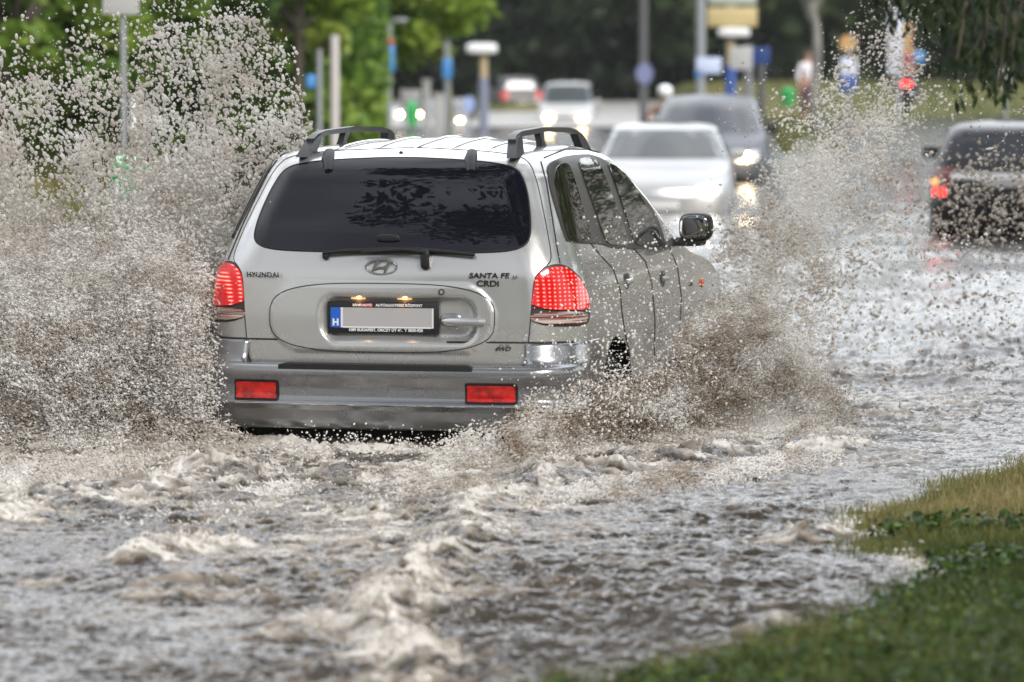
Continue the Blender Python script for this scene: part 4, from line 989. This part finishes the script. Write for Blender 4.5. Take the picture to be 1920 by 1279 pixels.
SPR = [[(1630, -60), (1660, 5), (1672, 30)], [(1670, -80), (1700, -5), (1705, 22)], [(1600, -90), (1690, -20), (1760, -5)],
       [(1745, -60), (1742, 20), (1735, 58)], [(1775, -60), (1768, 10), (1752, 50)], [(1730, -60), (1790, 15), (1800, 35)],
       [(1840, -60), (1830, 30), (1818, 110), (1810, 160)], [(1820, -60), (1806, 40), (1796, 100), (1788, 135)], [(1850, -60), (1850, 60), (1836, 120), (1815, 172)],
       [(1880, -60), (1870, 40), (1860, 100), (1848, 150)], [(1890, -60), (1884, 60), (1876, 130), (1868, 175)], [(1920, -60), (1900, 50), (1884, 120), (1880, 178)],
       [(1930, -60), (1915, 10), (1905, 60), (1915, 90)], [(1860, -60), (1890, 20), (1910, 60)], [(1790, -70), (1830, -10), (1870, 20)], [(1650, -80), (1720, -30), (1830, -8)], [(1760, -80), (1850, -20), (1930, 8)], [(1845, 60), (1828, 90), (1800, 118)], [(1900, 60), (1896, 110), (1905, 140)]]
def d3(px, py, k): Y_ = 15.2 + .5 * math.sin(k * 2.4); return oi @ at(px, py, Y_)
droop(ot, [[d3(x_, y_, k) for x_, y_ in s_] for k, s_ in enumerate(SPR)], 'drooping_leaves', G_dark, .052, 58, 5)
# ------------------------------------------------------------------ street furniture
M_pole = mat('galvanised_pole', (.32, .34, .36), .5, .4); M_poled = mat('dark_pole', (.09, .09, .095), .6); M_poleb = mat('pale_pole', (.55, .52, .50), .6)
M_tan = mat('tan_pole', (.45, .36, .22), .6); M_signb = mat('sign_blue', (.08, .28, .62), .5); M_navy = mat('sign_navy', (.04, .10, .34), .5)
M_signw = mat('sign_white', (.75, .76, .78), .5); M_green = mat('bin_green', (.03, .40, .10), .5); M_orange = mat('sign_amber', (.50, .30, .11), .5)
M_yel = mat('sign_yellow', (.50, .40, .20), .5); M_grey = mat('cabinet_grey', (.42, .42, .42), .6); M_redp = mat('red_paint', (.55, .06, .05), .5)
def gz(X, Y): return float(ground_h(np.array([X]), np.array([Y]))[0])
def post(name, label, cat, px, Y, ytop, r, m, parts=(), z0=None, group=None, yswitch=None, m2=None):
    X = gx_(px, Y); z0 = (gz(X, Y) - .1) if z0 is None else z0
    root = thing(name, label, cat, Matrix.Translation((X, Y, z0)), group); zt = at(px, ytop, Y).z - z0
    if yswitch is None: MB().tube([(0, 0, 0), (0, 0, zt)], r, 14).build('pole', m, root)
    else:
        zs_ = at(px, yswitch, Y).z - z0
        MB().tube([(0, 0, zs_), (0, 0, zt)], r, 14).build('pole', m, root); MB().tube([(0, 0, 0), (0, 0, zs_)], r * 1.25, 14).build('pole_sleeve', m2, root)
    for (pn, shape, x0, y0, x1, y1, mm) in parts:
        a, b = at(x0, y0, Y), at(x1, y1, Y); c_ = Vector(((a.x + b.x) / 2 - X, 0, (a.z + b.z) / 2 - z0)); w_, h_ = abs(b.x - a.x), abs(a.z - b.z)
        q = MB()
        if shape == 'box': q.box((c_.x, -r - .02, c_.z), (w_, .035, h_), bev=.01)
        elif shape == 'disc':
            q.lathe([(-.02, .0005), (-.02, .5), (.02, .5), (.02, .0005)], (0, 0, 0), 'y', 28); q.V = [(v[0] * w_ + c_.x, v[1] - r - .02, v[2] * h_ + c_.z) for v in q.V]
        elif shape == 'cyl':
            q.lathe([(0, .0005), (0, .46), (.06, .5), (.90, .5), (1., .42), (1., .0005)], (0, 0, 0), 'z', 24); q.V = [(v[0] * w_ + c_.x, v[1] * w_ - r * 0, v[2] * h_ + c_.z - h_ / 2) for v in q.V]
        elif shape == 'lamp': q.sup((c_.x, -.1, c_.z), (w_, .45, h_), .5)
        q.build(pn, mm, root)
    return root
post('lamp_post', 'slim grey pole with narrow white plate and green bin inside the left spray', 'lamp post', 233, 40, -120, .028, M_pole, [('plate', 'box', 246, 178, 259, 262, M_signw), ('dark_sign', 'box', 193, -40, 262, 28, M_grey)])
a_ = gx_(240, 39.6); rb = thing('litter_bin', 'green litter bin fixed low on the pole in the left spray', 'bin', Matrix.Translation((a_, 39.6, at(240, 410, 39.6).z)))
hb_ = at(240, 292, 39.6).z - at(240, 410, 39.6).z
q = MB().lathe([(0, .001), (0, .13), (.03, .145), (hb_ * .86, .165), (hb_ * .86, .15), (hb_ * .8, .14)], (0, 0, 0), 'z', 28); q.build('bin_body', M_green, rb)
MB().lathe([(hb_ * .86, .17), (hb_ * .93, .16), (hb_, .10), (hb_, .001)], (0, 0, 0), 'z', 28).build('bin_lid', mat('bin_lid', (.35, .7, .4), .4), rb)
MB().box((.0, .0, -.25), (.06, .06, .5)).build('bracket', M_pole, rb)
post('post', 'pale blue grey post rising from the left spray edge', 'post', 599, 66, 92, .045, M_pole, [('small_sign', 'box', 575, 140, 592, 165, M_signb)])
post('post', 'thick pale concrete post just right of the blue grey post', 'post', 628, 70, 66, .075, M_poleb)
post('lamp_post', 'grey pole carrying the larger blue sign with red top edge', 'sign post', 729, 84, 38, .065, M_pole, [('blue_sign', 'box', 719, 84, 740, 135, M_signb), ('red_cap', 'box', 722, 74, 738, 84, M_redp), ('arm', 'box', 729, 34, 764, 42, M_pole)])
post('lamp_post', 'grey pole carrying the smaller blue sign above the single headlight', 'sign post', 839, 104, 70, .065, M_pole, [('blue_sign', 'box', 830, 110, 848, 148, M_signb)])
post('street_lamp', 'tan post with wide white lamp head and blue sleeve', 'street lamp', 907, 120, 90, .11, M_tan, [('lamp_head', 'lamp', 874, 81, 933, 102, M_signw)], yswitch=146, m2=mat('sleeve_blue', (.20, .22, .30), .6))
post('street_lamp', 'tall dark pole with small round bluish sign', 'street lamp', 1206, 130, -60, .13, M_poled, [('round_sign', 'disc', 1192, 118, 1224, 158, mat('dull_blue', (.16, .18, .32), .6))])
post('street_lamp', 'tall grey pole with pale blue rectangular sign behind the silver crossover', 'street lamp', 1313, 110, -60, .12, M_pole, [('pale_sign', 'box', 1305, 108, 1352, 138, mat('pale_blue', (.50, .58, .78), .5)), ('blue_edge', 'box', 1303, 132, 1316, 144, M_signb)])
post('sign_gantry', 'tan post with large yellow direction board and white lamp bar', 'direction sign', 1369, 105, -60, .11, M_tan, [('yellow_board', 'box', 1326, 14, 1419, 50, M_yel), ('upper_board', 'box', 1328, -30, 1418, 8, mat('upper_grey', (.45, .50, .44), .5)), ('lamp_bar', 'lamp', 1345, 52, 1406, 71, M_signw)], yswitch=122, m2=M_navy)
post('road_sign', 'grey post with white panel and blue panel side by side', 'road sign', 1402, 96, 84, .10, M_pole, [('white_panel', 'box', 1369, 88, 1410, 131, M_signw), ('blue_panel', 'box', 1411, 88, 1443, 120, M_navy)])
post('post', 'plain dim post under the blue panel', 'post', 1427, 112, 118, .10, M_poled)
post('road_sign', 'small round pale blue sign low beside the white lamp head post', 'road sign', 880, 124, 184, .04, M_pole, [('round_face', 'disc', 870, 180, 890, 210, mat('pale_blue_disc', (.30, .40, .70), .5))])
post('bus_stop_sign', 'round amber sign on a post above a blue and white panel', 'bus stop', 1591, 88, 80, .05, M_pole, [('amber_disc', 'disc', 1574, 65, 1607, 98, M_orange), ('timetable_panel', 'box', 1575, 108, 1607, 142, mat('pale_panel', (.6, .64, .78), .5)), ('blue_base', 'box', 1574, 142, 1606, 172, M_navy)])
post('banner_sign', 'tall white advertising banner with orange stripe seen through the droplets', 'banner', 1683, 80, 12, .05, M_pole, [('banner', 'box', 1664, 20, 1692, 140, mat('banner_white', (.55, .58, .68), .6)), ('orange_stripe', 'box', 1692, 45, 1708, 100, M_orange), ('blue_tile', 'box', 1712, 95, 1732, 118, M_signb)])
post('marker_sign', 'small white arrow board under the drooping leaves', 'road sign', 1884, 70, 128, .03, M_pole, [('white_board', 'box', 1876, 130, 1894, 168, M_signw)])
for (px, y0, y1, w_, Y_, lb) in ((1477, 164, 198, 26, 100, 'round green recycling bin beside the far path'), (772, 190, 236, 22, 118, 'green bin between the two left headlights')):
    a = at(px, y1, Y_); h_ = (y1 - y0) / S(Y_); r_ = w_ / 2 / S(Y_); z0 = a.z
    rb = thing('recycling_bin', lb, 'bin', Matrix.Translation((a.x, Y_, z0)))
    MB().lathe([(0, .001), (0, r_ * .8), (h_ * .75, r_)], (0, 0, 0), 'z', 24).build('bin_body', M_green, rb)
    MB().lathe([(h_ * .75, r_ * 1.04), (h_ * .85, r_ * .95), (h_ * .96, r_ * .6), (h_, .001)], (0, 0, 0), 'z', 24).build('bin_lid', M_green, rb)
for (px, y0, y1, w_, Y_, lb) in ((826, 178, 240, 26, 112, 'pale grey cabinet between the headlights on the left'), (800, 152, 240, 14, 114, 'slim pale grey pillar left of the cabinet'), (770, 172, 190, 36, 116, 'pale grey box roof above the green bin')):
    a = at(px, y1, Y_); h_ = (y1 - y0) / S(Y_); z0 = min(a.z, gz(a.x, Y_)) if w_ < 30 else a.z
    rb = thing('street_cabinet', lb, 'cabinet', Matrix.Translation((a.x, Y_, z0)))
    zt = at(px, y0, Y_).z - z0
    MB().box((0, 0, zt / 2 if w_ < 30 else zt * .5), (w_ / S(Y_), .4, zt if w_ < 30 else zt), bev=.02).build('cabinet_body', M_grey, rb)
    MB().box((0, 0, zt + .02), (w_ / S(Y_) + .06, .46, .05), bev=.01).build('cabinet_top', M_poleb, rb)
    if w_ > 30:
        for s in (-1, 1): MB().tube([(s * .2, 0, 0), (s * .2, 0, -.9)], .03, 8).build('leg', M_pole, rb)
# ------------------------------------------------------------------ other vehicles
def small_car(name, label, cat, X, Y, z0, head, P):
    """head: compass angle of the nose, 0 = away from the camera"""
    root = thing(name, label, cat, Matrix.Translation((X, Y, z0)) @ Matrix.Rotation(-head, 4, 'Z'))
    L, W, Ht, hood, cowl = P['L'], P['W'] / 2, P['H'], P.get('hood', .85), P.get('cowl', 1.0)
    z_ = np.concatenate([np.linspace(.18, Ht - .08, 46), np.linspace(Ht - .075, Ht, 12)])
    rb_, rt_ = P.get('rear', (.0, .25)), P.get('roof_r', .8)
    yr_ = smooth_tab(z_, [(.18, .12), (.35, .02), (.6, .0), (.75, .04), (cowl - .1, P.get('deck', .08)), (cowl, P.get('deck', .08) + .1), (Ht - .12, rt_ - .2), (Ht - .05, rt_), (Ht, rt_ + .7)], 2)
    yf_ = smooth_tab(z_, [(.18, L - .12), (.35, L), (.6, L), (.72, L - .06), (hood, L - .5), (cowl - .05, L - P.get('nose', 1.15)), (cowl, L - P.get('nose', 1.15) - .12), (Ht - .12, L - P.get('screen', 1.9)), (Ht - .05, L - P.get('screen', 1.9) - .25), (Ht, L - P.get('screen', 1.9) - .9)], 2)
    w_ = smooth_tab(z_, [(.18, W * .93), (.35, W * .98), (.7, W), (cowl - .05, W * .97), (cowl + .05, W * .93), (Ht - .15, W * .79), (Ht - .07, W * .74), (Ht - .03, W * .64), (Ht, W * .25)], 2)
    Vs, Fs = loft(z_, yr_, yf_, w_, (.22, .3), (.3, .45), .05, .22, ((.85, .02, .5, .75), (L - .85, .02, .5, .75)), .02, K=(8, 8, 30, 8, 8))
    bv = BVHTree.FromPolygons(Vs, Fs); b = obj('body', Vs, Fs, P['paint'], root, sharp=60)
    def pan(ol, basis, nm, m, off=.006, par=root, h=.07, mir=False):
        ol = [q for a_, b_ in zip(ol, ol[1:] + ol[:1]) for q in (a_, (a_[0] * .88 + b_[0] * .12, a_[1] * .88 + b_[1] * .12), (a_[0] * .12 + b_[0] * .88, a_[1] * .12 + b_[1] * .88))]
        return panel(bv, ol, basis, off, m, nm, par, h=h, skirt=.004, mirror=mir)
    def sy(ol): return ol + [(-x, z) for x, z in ol[::-1]]
    c1, c2 = cowl + .03, Ht - .10
    pan(sy([(W * .80, c1), (W * .66, c2)]), FRONT, 'windscreen', P.get('screen_mat', M_scr)); pan(sy([(W * .76, cowl + .02), (W * .62, c2)]), REAR, 'rear_window', M_scr)
    ym = (L - P.get('nose', 1.15) - .2); yb = P.get('deck', .08) + .35
    for mir in (False, True):
        pan([(yb + .25, c1), (L * .47, c1), (L * .47, c2), (rt_ + .1, c2)], SIDE, 'rear_side_window', M_scr, mir=mir)
        pan([(L * .47 + .06, c1), (ym - .15, c1), (L - P.get('screen', 1.9) - .1, c2), (L * .47 + .06, c2)], SIDE, 'front_side_window', M_scr, mir=mir)
        s = -1 if mir else 1
        mr = MB().sup((s * (W + .08), ym - .05, cowl + .08), (.20, .12, .14), .6).build('door_mirror', P.get('mirror', P['paint']), root)
        for yy in (.85, L - .85):
            for_ = MB().lathe([(-.1, .2), (-.11, .29), (-.08, .31), (.08, .31), (.11, .29), (.1, .2), (-.1, .2)], (s * (W - .10), yy, .31), 'x', 28); wo_ = for_.build('wheel', M_tyre, root)
            MB().lathe([(s * .03, .001), (s * .1, .06), (s * .06, .17), (s * .11, .2)], (s * (W - .10), yy, .31), 'x', 20).build('rim', M_rim, wo_)
        ar = []
    pan(sy([(W * .5, .56), (W * .5, .66)]), FRONT, 'grille', P.get('grille', M_black)); pan(sy([(W * .62, .26), (W * .62, .38)]), FRONT, 'lower_intake', M_black)
    pan(sy([(.26, .43), (.26, .53)]), FRONT, 'number_plate', M_white, .015)
    pan(sy([(.26, P.get('rplate', .42)), (.26, P.get('rplate', .42) + .11)]), REAR, 'number_plate', M_white if not P.get('dimplate') else M_grey, .015)
    for mir in (1, -1):
        hx = P.get('hx', W * .74)
        hlp = pan([(mir * (hx - .19), .58), (mir * (hx + .14), .60), (mir * (hx + .14), .76), (mir * (hx - .17), .71)][::mir], FRONT, 'headlight', M_clearlamp, .008)
        if P.get('lamps', 0):
            MB().sup((mir * (hx - .02), L - .03, .66), (P.get('lr', .16), .10, P.get('lr', .16) * .8), 1).build('bulb', P['lampmat'], hlp)
        if P.get('tails', 1):
            tl_ = P.get('tail', (.30, .62, .92)); pan([(mir * (W * .97 - tl_[0]), tl_[1]), (mir * (W * .96), tl_[1]), (mir * (W * .94), tl_[2]), (mir * (W * .95 - tl_[0]), tl_[2])][::mir], REAR, 'tail_light', P.get('tailmat', M_reflector), .01)
    return root, pan, sy, bv
M_scr = mat('car_glass', (.03, .035, .045), .04, coat=.6, spec=.8)
M_clearlamp = mat('lamp_glass', (.6, .62, .65), .1, coat=1.)
M_lampW = mat('headlight_on', (1, .97, .9), .3, emis=(1, .92, .8), es=16)
M_lampY = mat('headlight_warm', (1, .9, .7), .3, emis=(1, .74, .42), es=36)
M_lampH = mat('headlight_beam', (1, .9, .7), .3, emis=(1, .66, .32), es=75)
M_pw = paint('white_paint', (.40, .41, .42), .4, .0, dirty=.2, coat=.4); M_ps = paint('grey_silver_paint', (.06, .075, .10), .4, .3, dirty=.2, coat=.2)
M_pk = paint('black_paint', (.006, .006, .009), .35, .1, dirty=.08, coat=.2); M_pg = paint('green_paint', (.05, .38, .12), .35, .1, dirty=.1); M_pgr = paint('grey_paint', (.25, .25, .25), .35, .4, dirty=.2)
M_warmscr = mat('pale_reflecting_glass', (.045, .055, .06), .05, spec=.6)
def headpos(px, py, Y): return at(px, py, Y)
# white car with its nose to us (nose at Y, so origin sits behind it)
HW = R(180 + 4)
def place(px, Ynose, L, head):
    """origin (rear centre) for a car whose nose centre is at pixel column px and depth Ynose"""
    X = gx_(px, Ynose); return X - L * math.sin(head), Ynose - L * math.cos(head)
x_, y_ = place(1233, 52, 4.2, HW)
small_car('saloon_car', 'white car with bright headlights and fogged windscreen facing us next to the silver SUV', 'car', x_, y_, -.38, HW,
          dict(L=4.2, W=1.72, H=1.45, hood=.86, cowl=.98, nose=1.1, screen=1.85, paint=M_pw, lamps=1, lampmat=M_lampW, lr=.17, screen_mat=M_warmscr, tails=1, deck=.3, roof_r=.95, grille=M_satin))
HS = R(180 + 5)
x_, y_ = place(1318, 66, 4.5, HS)
small_car('crossover_car', 'grey silver crossover with one bright headlight behind the white car', 'car', x_, y_, -.28, HS,
          dict(L=4.5, W=1.86, H=1.60, hood=.92, cowl=1.01, nose=1.0, screen=1.75, paint=M_ps, lamps=1, lampmat=M_lampY, lr=.17, tails=1, deck=.08, roof_r=.5, mirror=M_black))
# dark hatchback from behind, at the right edge
HB = R(8)
rt, pan_, sy_, bv_ = small_car('hatchback', 'black hatchback seen from behind at the right edge, spattered with drops', 'car', gx_(1893, 45), 45, -.28, HB,
          dict(L=4.0, W=1.70, H=1.47, hood=.9, cowl=1.02, paint=M_pk, deck=.1, roof_r=.55, tail=(.22, .78, .98), tailmat=mat('dim_red_lens', (.16, .01, .01), .2, coat=1.), dimplate=1, rplate=.78))
pan_([(-.62, .86), (.62, .86), (.62, .925), (-.62, .925)], REAR, 'bright_garnish', M_signw, .02)
M_fog = mat('red_light_on', (.8, .02, .02), .3, emis=(1, .02, .015), es=4.5)
for s in (1, -1):
    pan_([(s * .66, .69), (s * .80, .69), (s * .80, .77), (s * .66, .77)][::s], REAR, 'rear_light', M_fog, .012)
    pan_([(s * .74, .80), (s * .82, .80), (s * .82, .87), (s * .74, .87)][::s], REAR, 'indicator', mat('dim_amber', (.8, .35, .1), .3, emis=(1, .45, .15), es=.8), .018)
# van with dazzling headlights
HV = R(180 + 3)
x_, y_ = place(1060, 140, 4.6, HV)
small_car('van', 'pale van with dazzling headlights coming through the junction', 'van', x_, y_, -.52, HV,
          dict(L=4.6, W=1.85, H=1.80, hood=1.0, cowl=1.08, nose=.75, screen=1.3, paint=M_pgr if False else M_pw, lamps=1, lampmat=M_lampH, lr=.25, deck=.05, roof_r=.2, screen_mat=M_warmscr, tails=1, hx=.56))
# parked estate with a red lamp left of the van
small_car('parked_car', 'dull grey parked car with a red tail lamp left of the van', 'car', gx_(980, 168), 168, -.1, R(-14),
          dict(L=4.3, W=1.75, H=1.5, paint=paint('dull_grey_paint', (.07, .07, .07), .5, .1, dirty=.2, coat=.1), tailmat=mat('soft_red', (.5, .05, .05), .3, emis=(1, .08, .06), es=.03), deck=.1, roof_r=.5))
# green car
HG = R(180 - 50)
x_, y_ = place(770, 150, 3.8, HG)
small_car('compact_car', 'small car with two close headlights far behind the left roof rail', 'car', x_, y_, -.55, HG,
          dict(L=3.8, W=1.60, H=1.45, paint=M_pgr, lamps=1, lampmat=M_lampY, lr=.19, hx=.50))
HG2 = R(180 + 4)
x_, y_ = place(831, 138, 4.0, HG2)
small_car('compact_car', 'dark car with one visible headlight right of the grey cabinet', 'car', x_, y_, -.62, HG2,
          dict(L=4.0, W=1.62, H=1.40, paint=M_pk, lamps=1, lampmat=M_lampY, lr=.19, hx=.56))
# ------------------------------------------------------------------ people
def limbs(edges_pts, name, m, parent):
    """skin-modifier figure from chains of (x,y,z,r) sharing the first point"""
    V, E, Rr = [], [], []; idx = {}
    for ch in edges_pts:
        prev = None
        for (x, y, z, r) in ch:
            k = (round(x, 3), round(y, 3), round(z, 3))
            if k not in idx: idx[k] = len(V); V.append((x, y, z)); Rr.append(r)
            if prev is not None and prev != idx[k]: E.append((prev, idx[k]))
            prev = idx[k]
    me = bpy.data.meshes.new(name); me.from_pydata(V, E, []); o = link(name, me, None, parent, False)
    sk = o.modifiers.new('s', 'SKIN'); ss = o.modifiers.new('ss', 'SUBSURF'); ss.levels = ss.render_levels = 2
    for i, v in enumerate(me.skin_vertices[0].data): v.radius = (Rr[i], Rr[i]); v.use_root = i == 0
    bpy.context.view_layer.update(); nm_ = bpy.data.meshes.new_from_object(o.evaluated_get(bpy.context.evaluated_depsgraph_get())); o.modifiers.clear(); o.data = nm_
    nm_.materials.append(m); nm_.polygons.foreach_set('use_smooth', np.ones(len(nm_.polygons), bool)); return o
M_skin = mat('skin', (.45, .27, .19), .5); M_hair = mat('hair', (.03, .02, .015), .6)
def hand(side, w, d):
    """palm, five fingers and thumb chains from a wrist"""
    x, y, z = w; s = side; out = [[(x, y, z, .024), (x, y + d[1] * .05, z + d[2] * .05, .03)]]
    for k in range(4):
        fx_ = x + (k - 1.5) * .017; L = (.06, .072, .068, .052)[k]
        out.append([(x, y + d[1] * .05, z + d[2] * .05, .03), (fx_, y + d[1] * .09, z + d[2] * .09, .010), (fx_, y + d[1] * (.09 + L * .5), z + d[2] * (.09 + L * .5) - .004, .009), (fx_, y + d[1] * (.09 + L) * .96, z + d[2] * (.09 + L) - .012, .007)])
    out.append([(x, y + d[1] * .05, z + d[2] * .05, .03), (x - s * .035, y + d[1] * .055, z + d[2] * .055, .011), (x - s * .05, y + d[1] * .09, z + d[2] * .09, .009)])
    return out
def person(label, px, Y, z0, head, pose, top, bottom, helmet=None, scale=1.):
    root = thing('person', label, 'person', Matrix.Translation((gx_(px, Y), Y, z0)) @ Matrix.Rotation(-head, 4, 'Z') @ Matrix.Scale(scale, 4))
    if pose == 'stand':
        hip = .93; K = {1: (.10, .03, .50), -1: (.10, -.02, .50)}; A = {1: (.11, -.03, .08), -1: (.11, .03, .08)}; EL = (.27, -.02, 1.14); WR = (.28, .06, .90); ch = 1.42; hy_ = .0; hd = (0, -1)
    else:
        hip = .80; K = {1: (.17, .42, .66), -1: (.17, .42, .66)}; A = {1: (.16, .34, .26), -1: (.16, .34, .26)}; EL = (.30, .18, 1.12); WR = (.28, .48, 1.06); ch = 1.28; hy_ = .10; hd = (1, 0)
    hz = ch + .22
    body = [[(0, 0, hip, .135), (0, hy_ * .5, hip + .22, .125), (0, hy_, ch - .06, .15), (0, hy_ + .01, ch + .06, .062), (0, hy_ + .02, hz - .06, .07), (0, hy_ + .03, hz + .02, .098), (0, hy_ + .02, hz + .09, .08)]]
    for s in (1, -1):
        k, a = K[s], A[s]
        body.append([(0, 0, hip, .135), (s * .10, .01, hip - .06, .095), (s * k[0], k[1], k[2], .06), (s * a[0], a[1], a[2], .042), (s * a[0], a[1] + .12, max(a[2] - .05, .035), .035)])
        e, w_ = EL, WR
        body.append([(0, hy_, ch - .06, .15), (s * .18, hy_, ch - .03, .058), (s * e[0], e[1], e[2], .042), (s * w_[0], w_[1], w_[2], .028)])
        d = (0, 1, -.2) if pose != 'stand' else (0, .15, -1)
        for c_ in hand(s, (s * w_[0], w_[1], w_[2]), d): body.append([(s * w_[0], w_[1], w_[2], .028)] + c_)
    b = limbs(body, 'body', M_skin, root)
    sh = [[(0, 0, hip + .02, .155), (0, hy_ * .5, hip + .22, .142), (0, hy_, ch - .06, .168), (0, hy_ + .01, ch + .03, .09)]]
    for s in (1, -1): sh.append([(0, hy_, ch - .06, .168), (s * .185, hy_, ch - .03, .074), (s * EL[0], EL[1], EL[2], .056), (s * (EL[0] * .3 + WR[0] * .7), EL[1] * .3 + WR[1] * .7, EL[2] * .3 + WR[2] * .7, .046)])
    limbs(sh, 'jacket', top, root)
    tr = [[(0, 0, hip + .06, .145), (0, 0, hip - .02, .15)]]
    for s in (1, -1): k, a = K[s], A[s]; tr.append([(0, 0, hip - .02, .15), (s * .105, .01, hip - .08, .112), (s * k[0], k[1], k[2], .076), (s * a[0], a[1], a[2] + .03, .06)])
    limbs(tr, 'trousers', bottom, root)
    if helmet is not None: MB().sup((0, hy_ + .02, hz + .05), (.27, .30, .25), .9).build('helmet', helmet, root)
    else: MB().sup((0, hy_ - .0, hz + .055), (.20, .215, .19), .9).build('hair', M_hair, root)
    f = MB().sup((0, hy_ + .125, hz - .005), (.03, .04, .045), 1, nu=6, nv=8); f.build('nose', M_skin, b)
    for s in (1, -1):
        MB().sup((s * .034, hy_ + .112, hz + .03), (.026, .014, .014), 1, nu=6, nv=8).build('eye', M_black, b); MB().sup((s * .10, hy_ + .02, hz), (.02, .04, .06), 1, nu=6, nv=8).build('ear', M_skin, b)
    MB().sup((0, hy_ + .112, hz - .045), (.05, .016, .012), 1, nu=6, nv=8).build('mouth', mat('lips', (.35, .12, .1), .5), b)
    return root
def cloth(nm, c): return mat(nm, c, .85, spec=.2)
def scooter(label, px, Y, z0, head, m, lit):
    root = thing('scooter', label, 'scooter', Matrix.Translation((gx_(px, Y), Y, z0)) @ Matrix.Rotation(-head, 4, 'Z'))
    for yy in (-.45, .85):
        wv = MB().lathe([(-.06, .16), (-.06, .22), (0, .25), (.06, .22), (.06, .16), (-.06, .16)], (0, yy, .25), 'x', 24).build('wheel', M_tyre, root); MB().lathe([(-.03, .001), (-.03, .16), (.03, .16), (.03, .001)], (0, yy, .25), 'x', 20).build('rim', M_rim, wv)
    MB().sup((0, -.25, .58), (.34, .85, .30), .6).sup((0, .2, .32), (.34, .6, .14), .5).sup((0, .60, .62), (.42, .14, .62), .6).build('scooter_body', m, root)
    MB().sup((0, -.2, .77), (.30, .72, .10), .6).build('seat', M_black, root)
    MB().tube([(0, .85, .25), (0, .62, 1.02)], .03, 8).tube([(-.34, .5, 1.05), (0, .62, 1.04), (.34, .5, 1.05)], .016, 8).build('handlebar', M_black, root)
    MB().sup((0, -.68, .62), (.20, .06, .12), .7).build('tail_lamp', M_fog if lit else M_reflector, root)
    MB().sup((0, .70, .92), (.16, .1, .12), .8).build('headlamp', M_clearlamp, root)
    return root
zr = at(1697, 216, 86).z
scooter('dark scooter with glowing red tail lamp riding away on the right', 1698, 86, zr, R(5), M_pk, True)
person('person in dark red jacket riding the scooter away from us', 1697, 86, zr, R(5), 'sit', cloth('maroon_cloth', (.30, .03, .05)), cloth('navy_cloth', (.03, .03, .10)), mat('red_helmet', (.35, .03, .06), .3))
zw = at(1246, 160, 76).z - 1.78
scooter('dark scooter mostly hidden behind the silver crossover', 1242, 76, zw + .12, R(180), M_pk, False)
person('person with a white helmet riding behind the silver crossover', 1246, 76, zw + .12, R(180), 'sit', cloth('brown_cloth', (.20, .13, .11)), cloth('dark_cloth', (.03, .03, .03)), mat('white_helmet', (.8, .82, .84), .25))
person('person in a white top walking by the far green bin', 1513, 108, at(1513, 200, 108).z - .35, R(150), 'stand', cloth('white_cloth', (.72, .70, .75)), cloth('plum_cloth', (.12, .05, .07)))
# ------------------------------------------------------------------ wet air
hz_ = MB().box((0, 210, 9.5), (900, 470, 28)); mh_ = bpy.data.materials.new('damp_air'); mh_.use_nodes = True
n = mh_.node_tree.nodes; l = mh_.node_tree.links; n.remove(n['Principled BSDF']); pv = n.new('ShaderNodeVolumePrincipled')
pv.inputs['Color'].default_value = (.86, .88, .90, 1); pv.inputs['Density'].default_value = .00014; pv.inputs['Anisotropy'].default_value = .35
l.new(pv.outputs[0], n['Material Output'].inputs['Volume'])
tag(hz_.build('haze', mh_, smooth=False), kind='stuff', label='thin damp haze over the flooded road', cat='haze')

mm_ = bpy.data.materials.new('fine_mist'); mm_.use_nodes = True; n = mm_.node_tree.nodes; l = mm_.node_tree.links; n.remove(n['Principled BSDF']); pv = n.new('ShaderNodeVolumePrincipled')
pv.inputs['Color'].default_value = (.96, .93, .89, 1); pv.inputs['Density'].default_value = 1.15; pv.inputs['Anisotropy'].default_value = .2; l.new(pv.outputs[0], n['Material Output'].inputs['Volume'])
def mist(blobs, label):
    """one closed lumpy body of mist: ellipsoids merged by remesh"""
    q = MB()
    for (px, py, Y_, rx, ry, rz) in blobs: c_ = at(px, py, Y_); q.sup(c_, (2 * rx, 2 * ry, 2 * rz), 1, nu=12, nv=18)
    o = q.build('mist', mm_, None, smooth=False, sharp=None)
    rmh = o.modifiers.new('r', 'REMESH'); rmh.mode = 'VOXEL'; rmh.voxel_size = .05
    bpy.context.view_layer.update(); me = bpy.data.meshes.new_from_object(o.evaluated_get(bpy.context.evaluated_depsgraph_get())); o.modifiers.clear(); o.data = me
    co = np.zeros(len(me.vertices) * 3, np.float32); me.vertices.foreach_get('co', co); co = co.reshape(-1, 3); no = np.zeros(len(me.vertices) * 3, np.float32); me.vertices.foreach_get('normal', no); no = no.reshape(-1, 3)
    d_ = (fbm(co[:, 0] * 3 + co[:, 1], co[:, 2] * 3, 4, .6, ox=4) - .5) * .34; co = co + no * d_[:, None]; me.vertices.foreach_set('co', co.ravel()); me.update()
    tag(o, label, 'mist', kind='stuff')
mist([(40, 640, 21.7, .60, .40, .42), (200, 600, 21.8, .55, .42, .42), (330, 600, 21.7, .30, .35, .45), (300, 740, 21.4, .40, .40, .28), (120, 780, 21.2, .6, .4, .22), (60, 480, 22.0, .45, .35, .3), (330, 440, 21.9, .30, .3, .35)], 'pale mist inside the spray left of the silver SUV')
mist([(1400, 620, 23.4, .24, .35, .38), (1420, 770, 22.2, .42, .35, .20), (1330, 800, 20.9, .4, .3, .14), (1450, 470, 23.6, .20, .3, .32), (1510, 350, 23.6, .17, .3, .28)], 'pale mist inside the sheet right of the silver SUV')
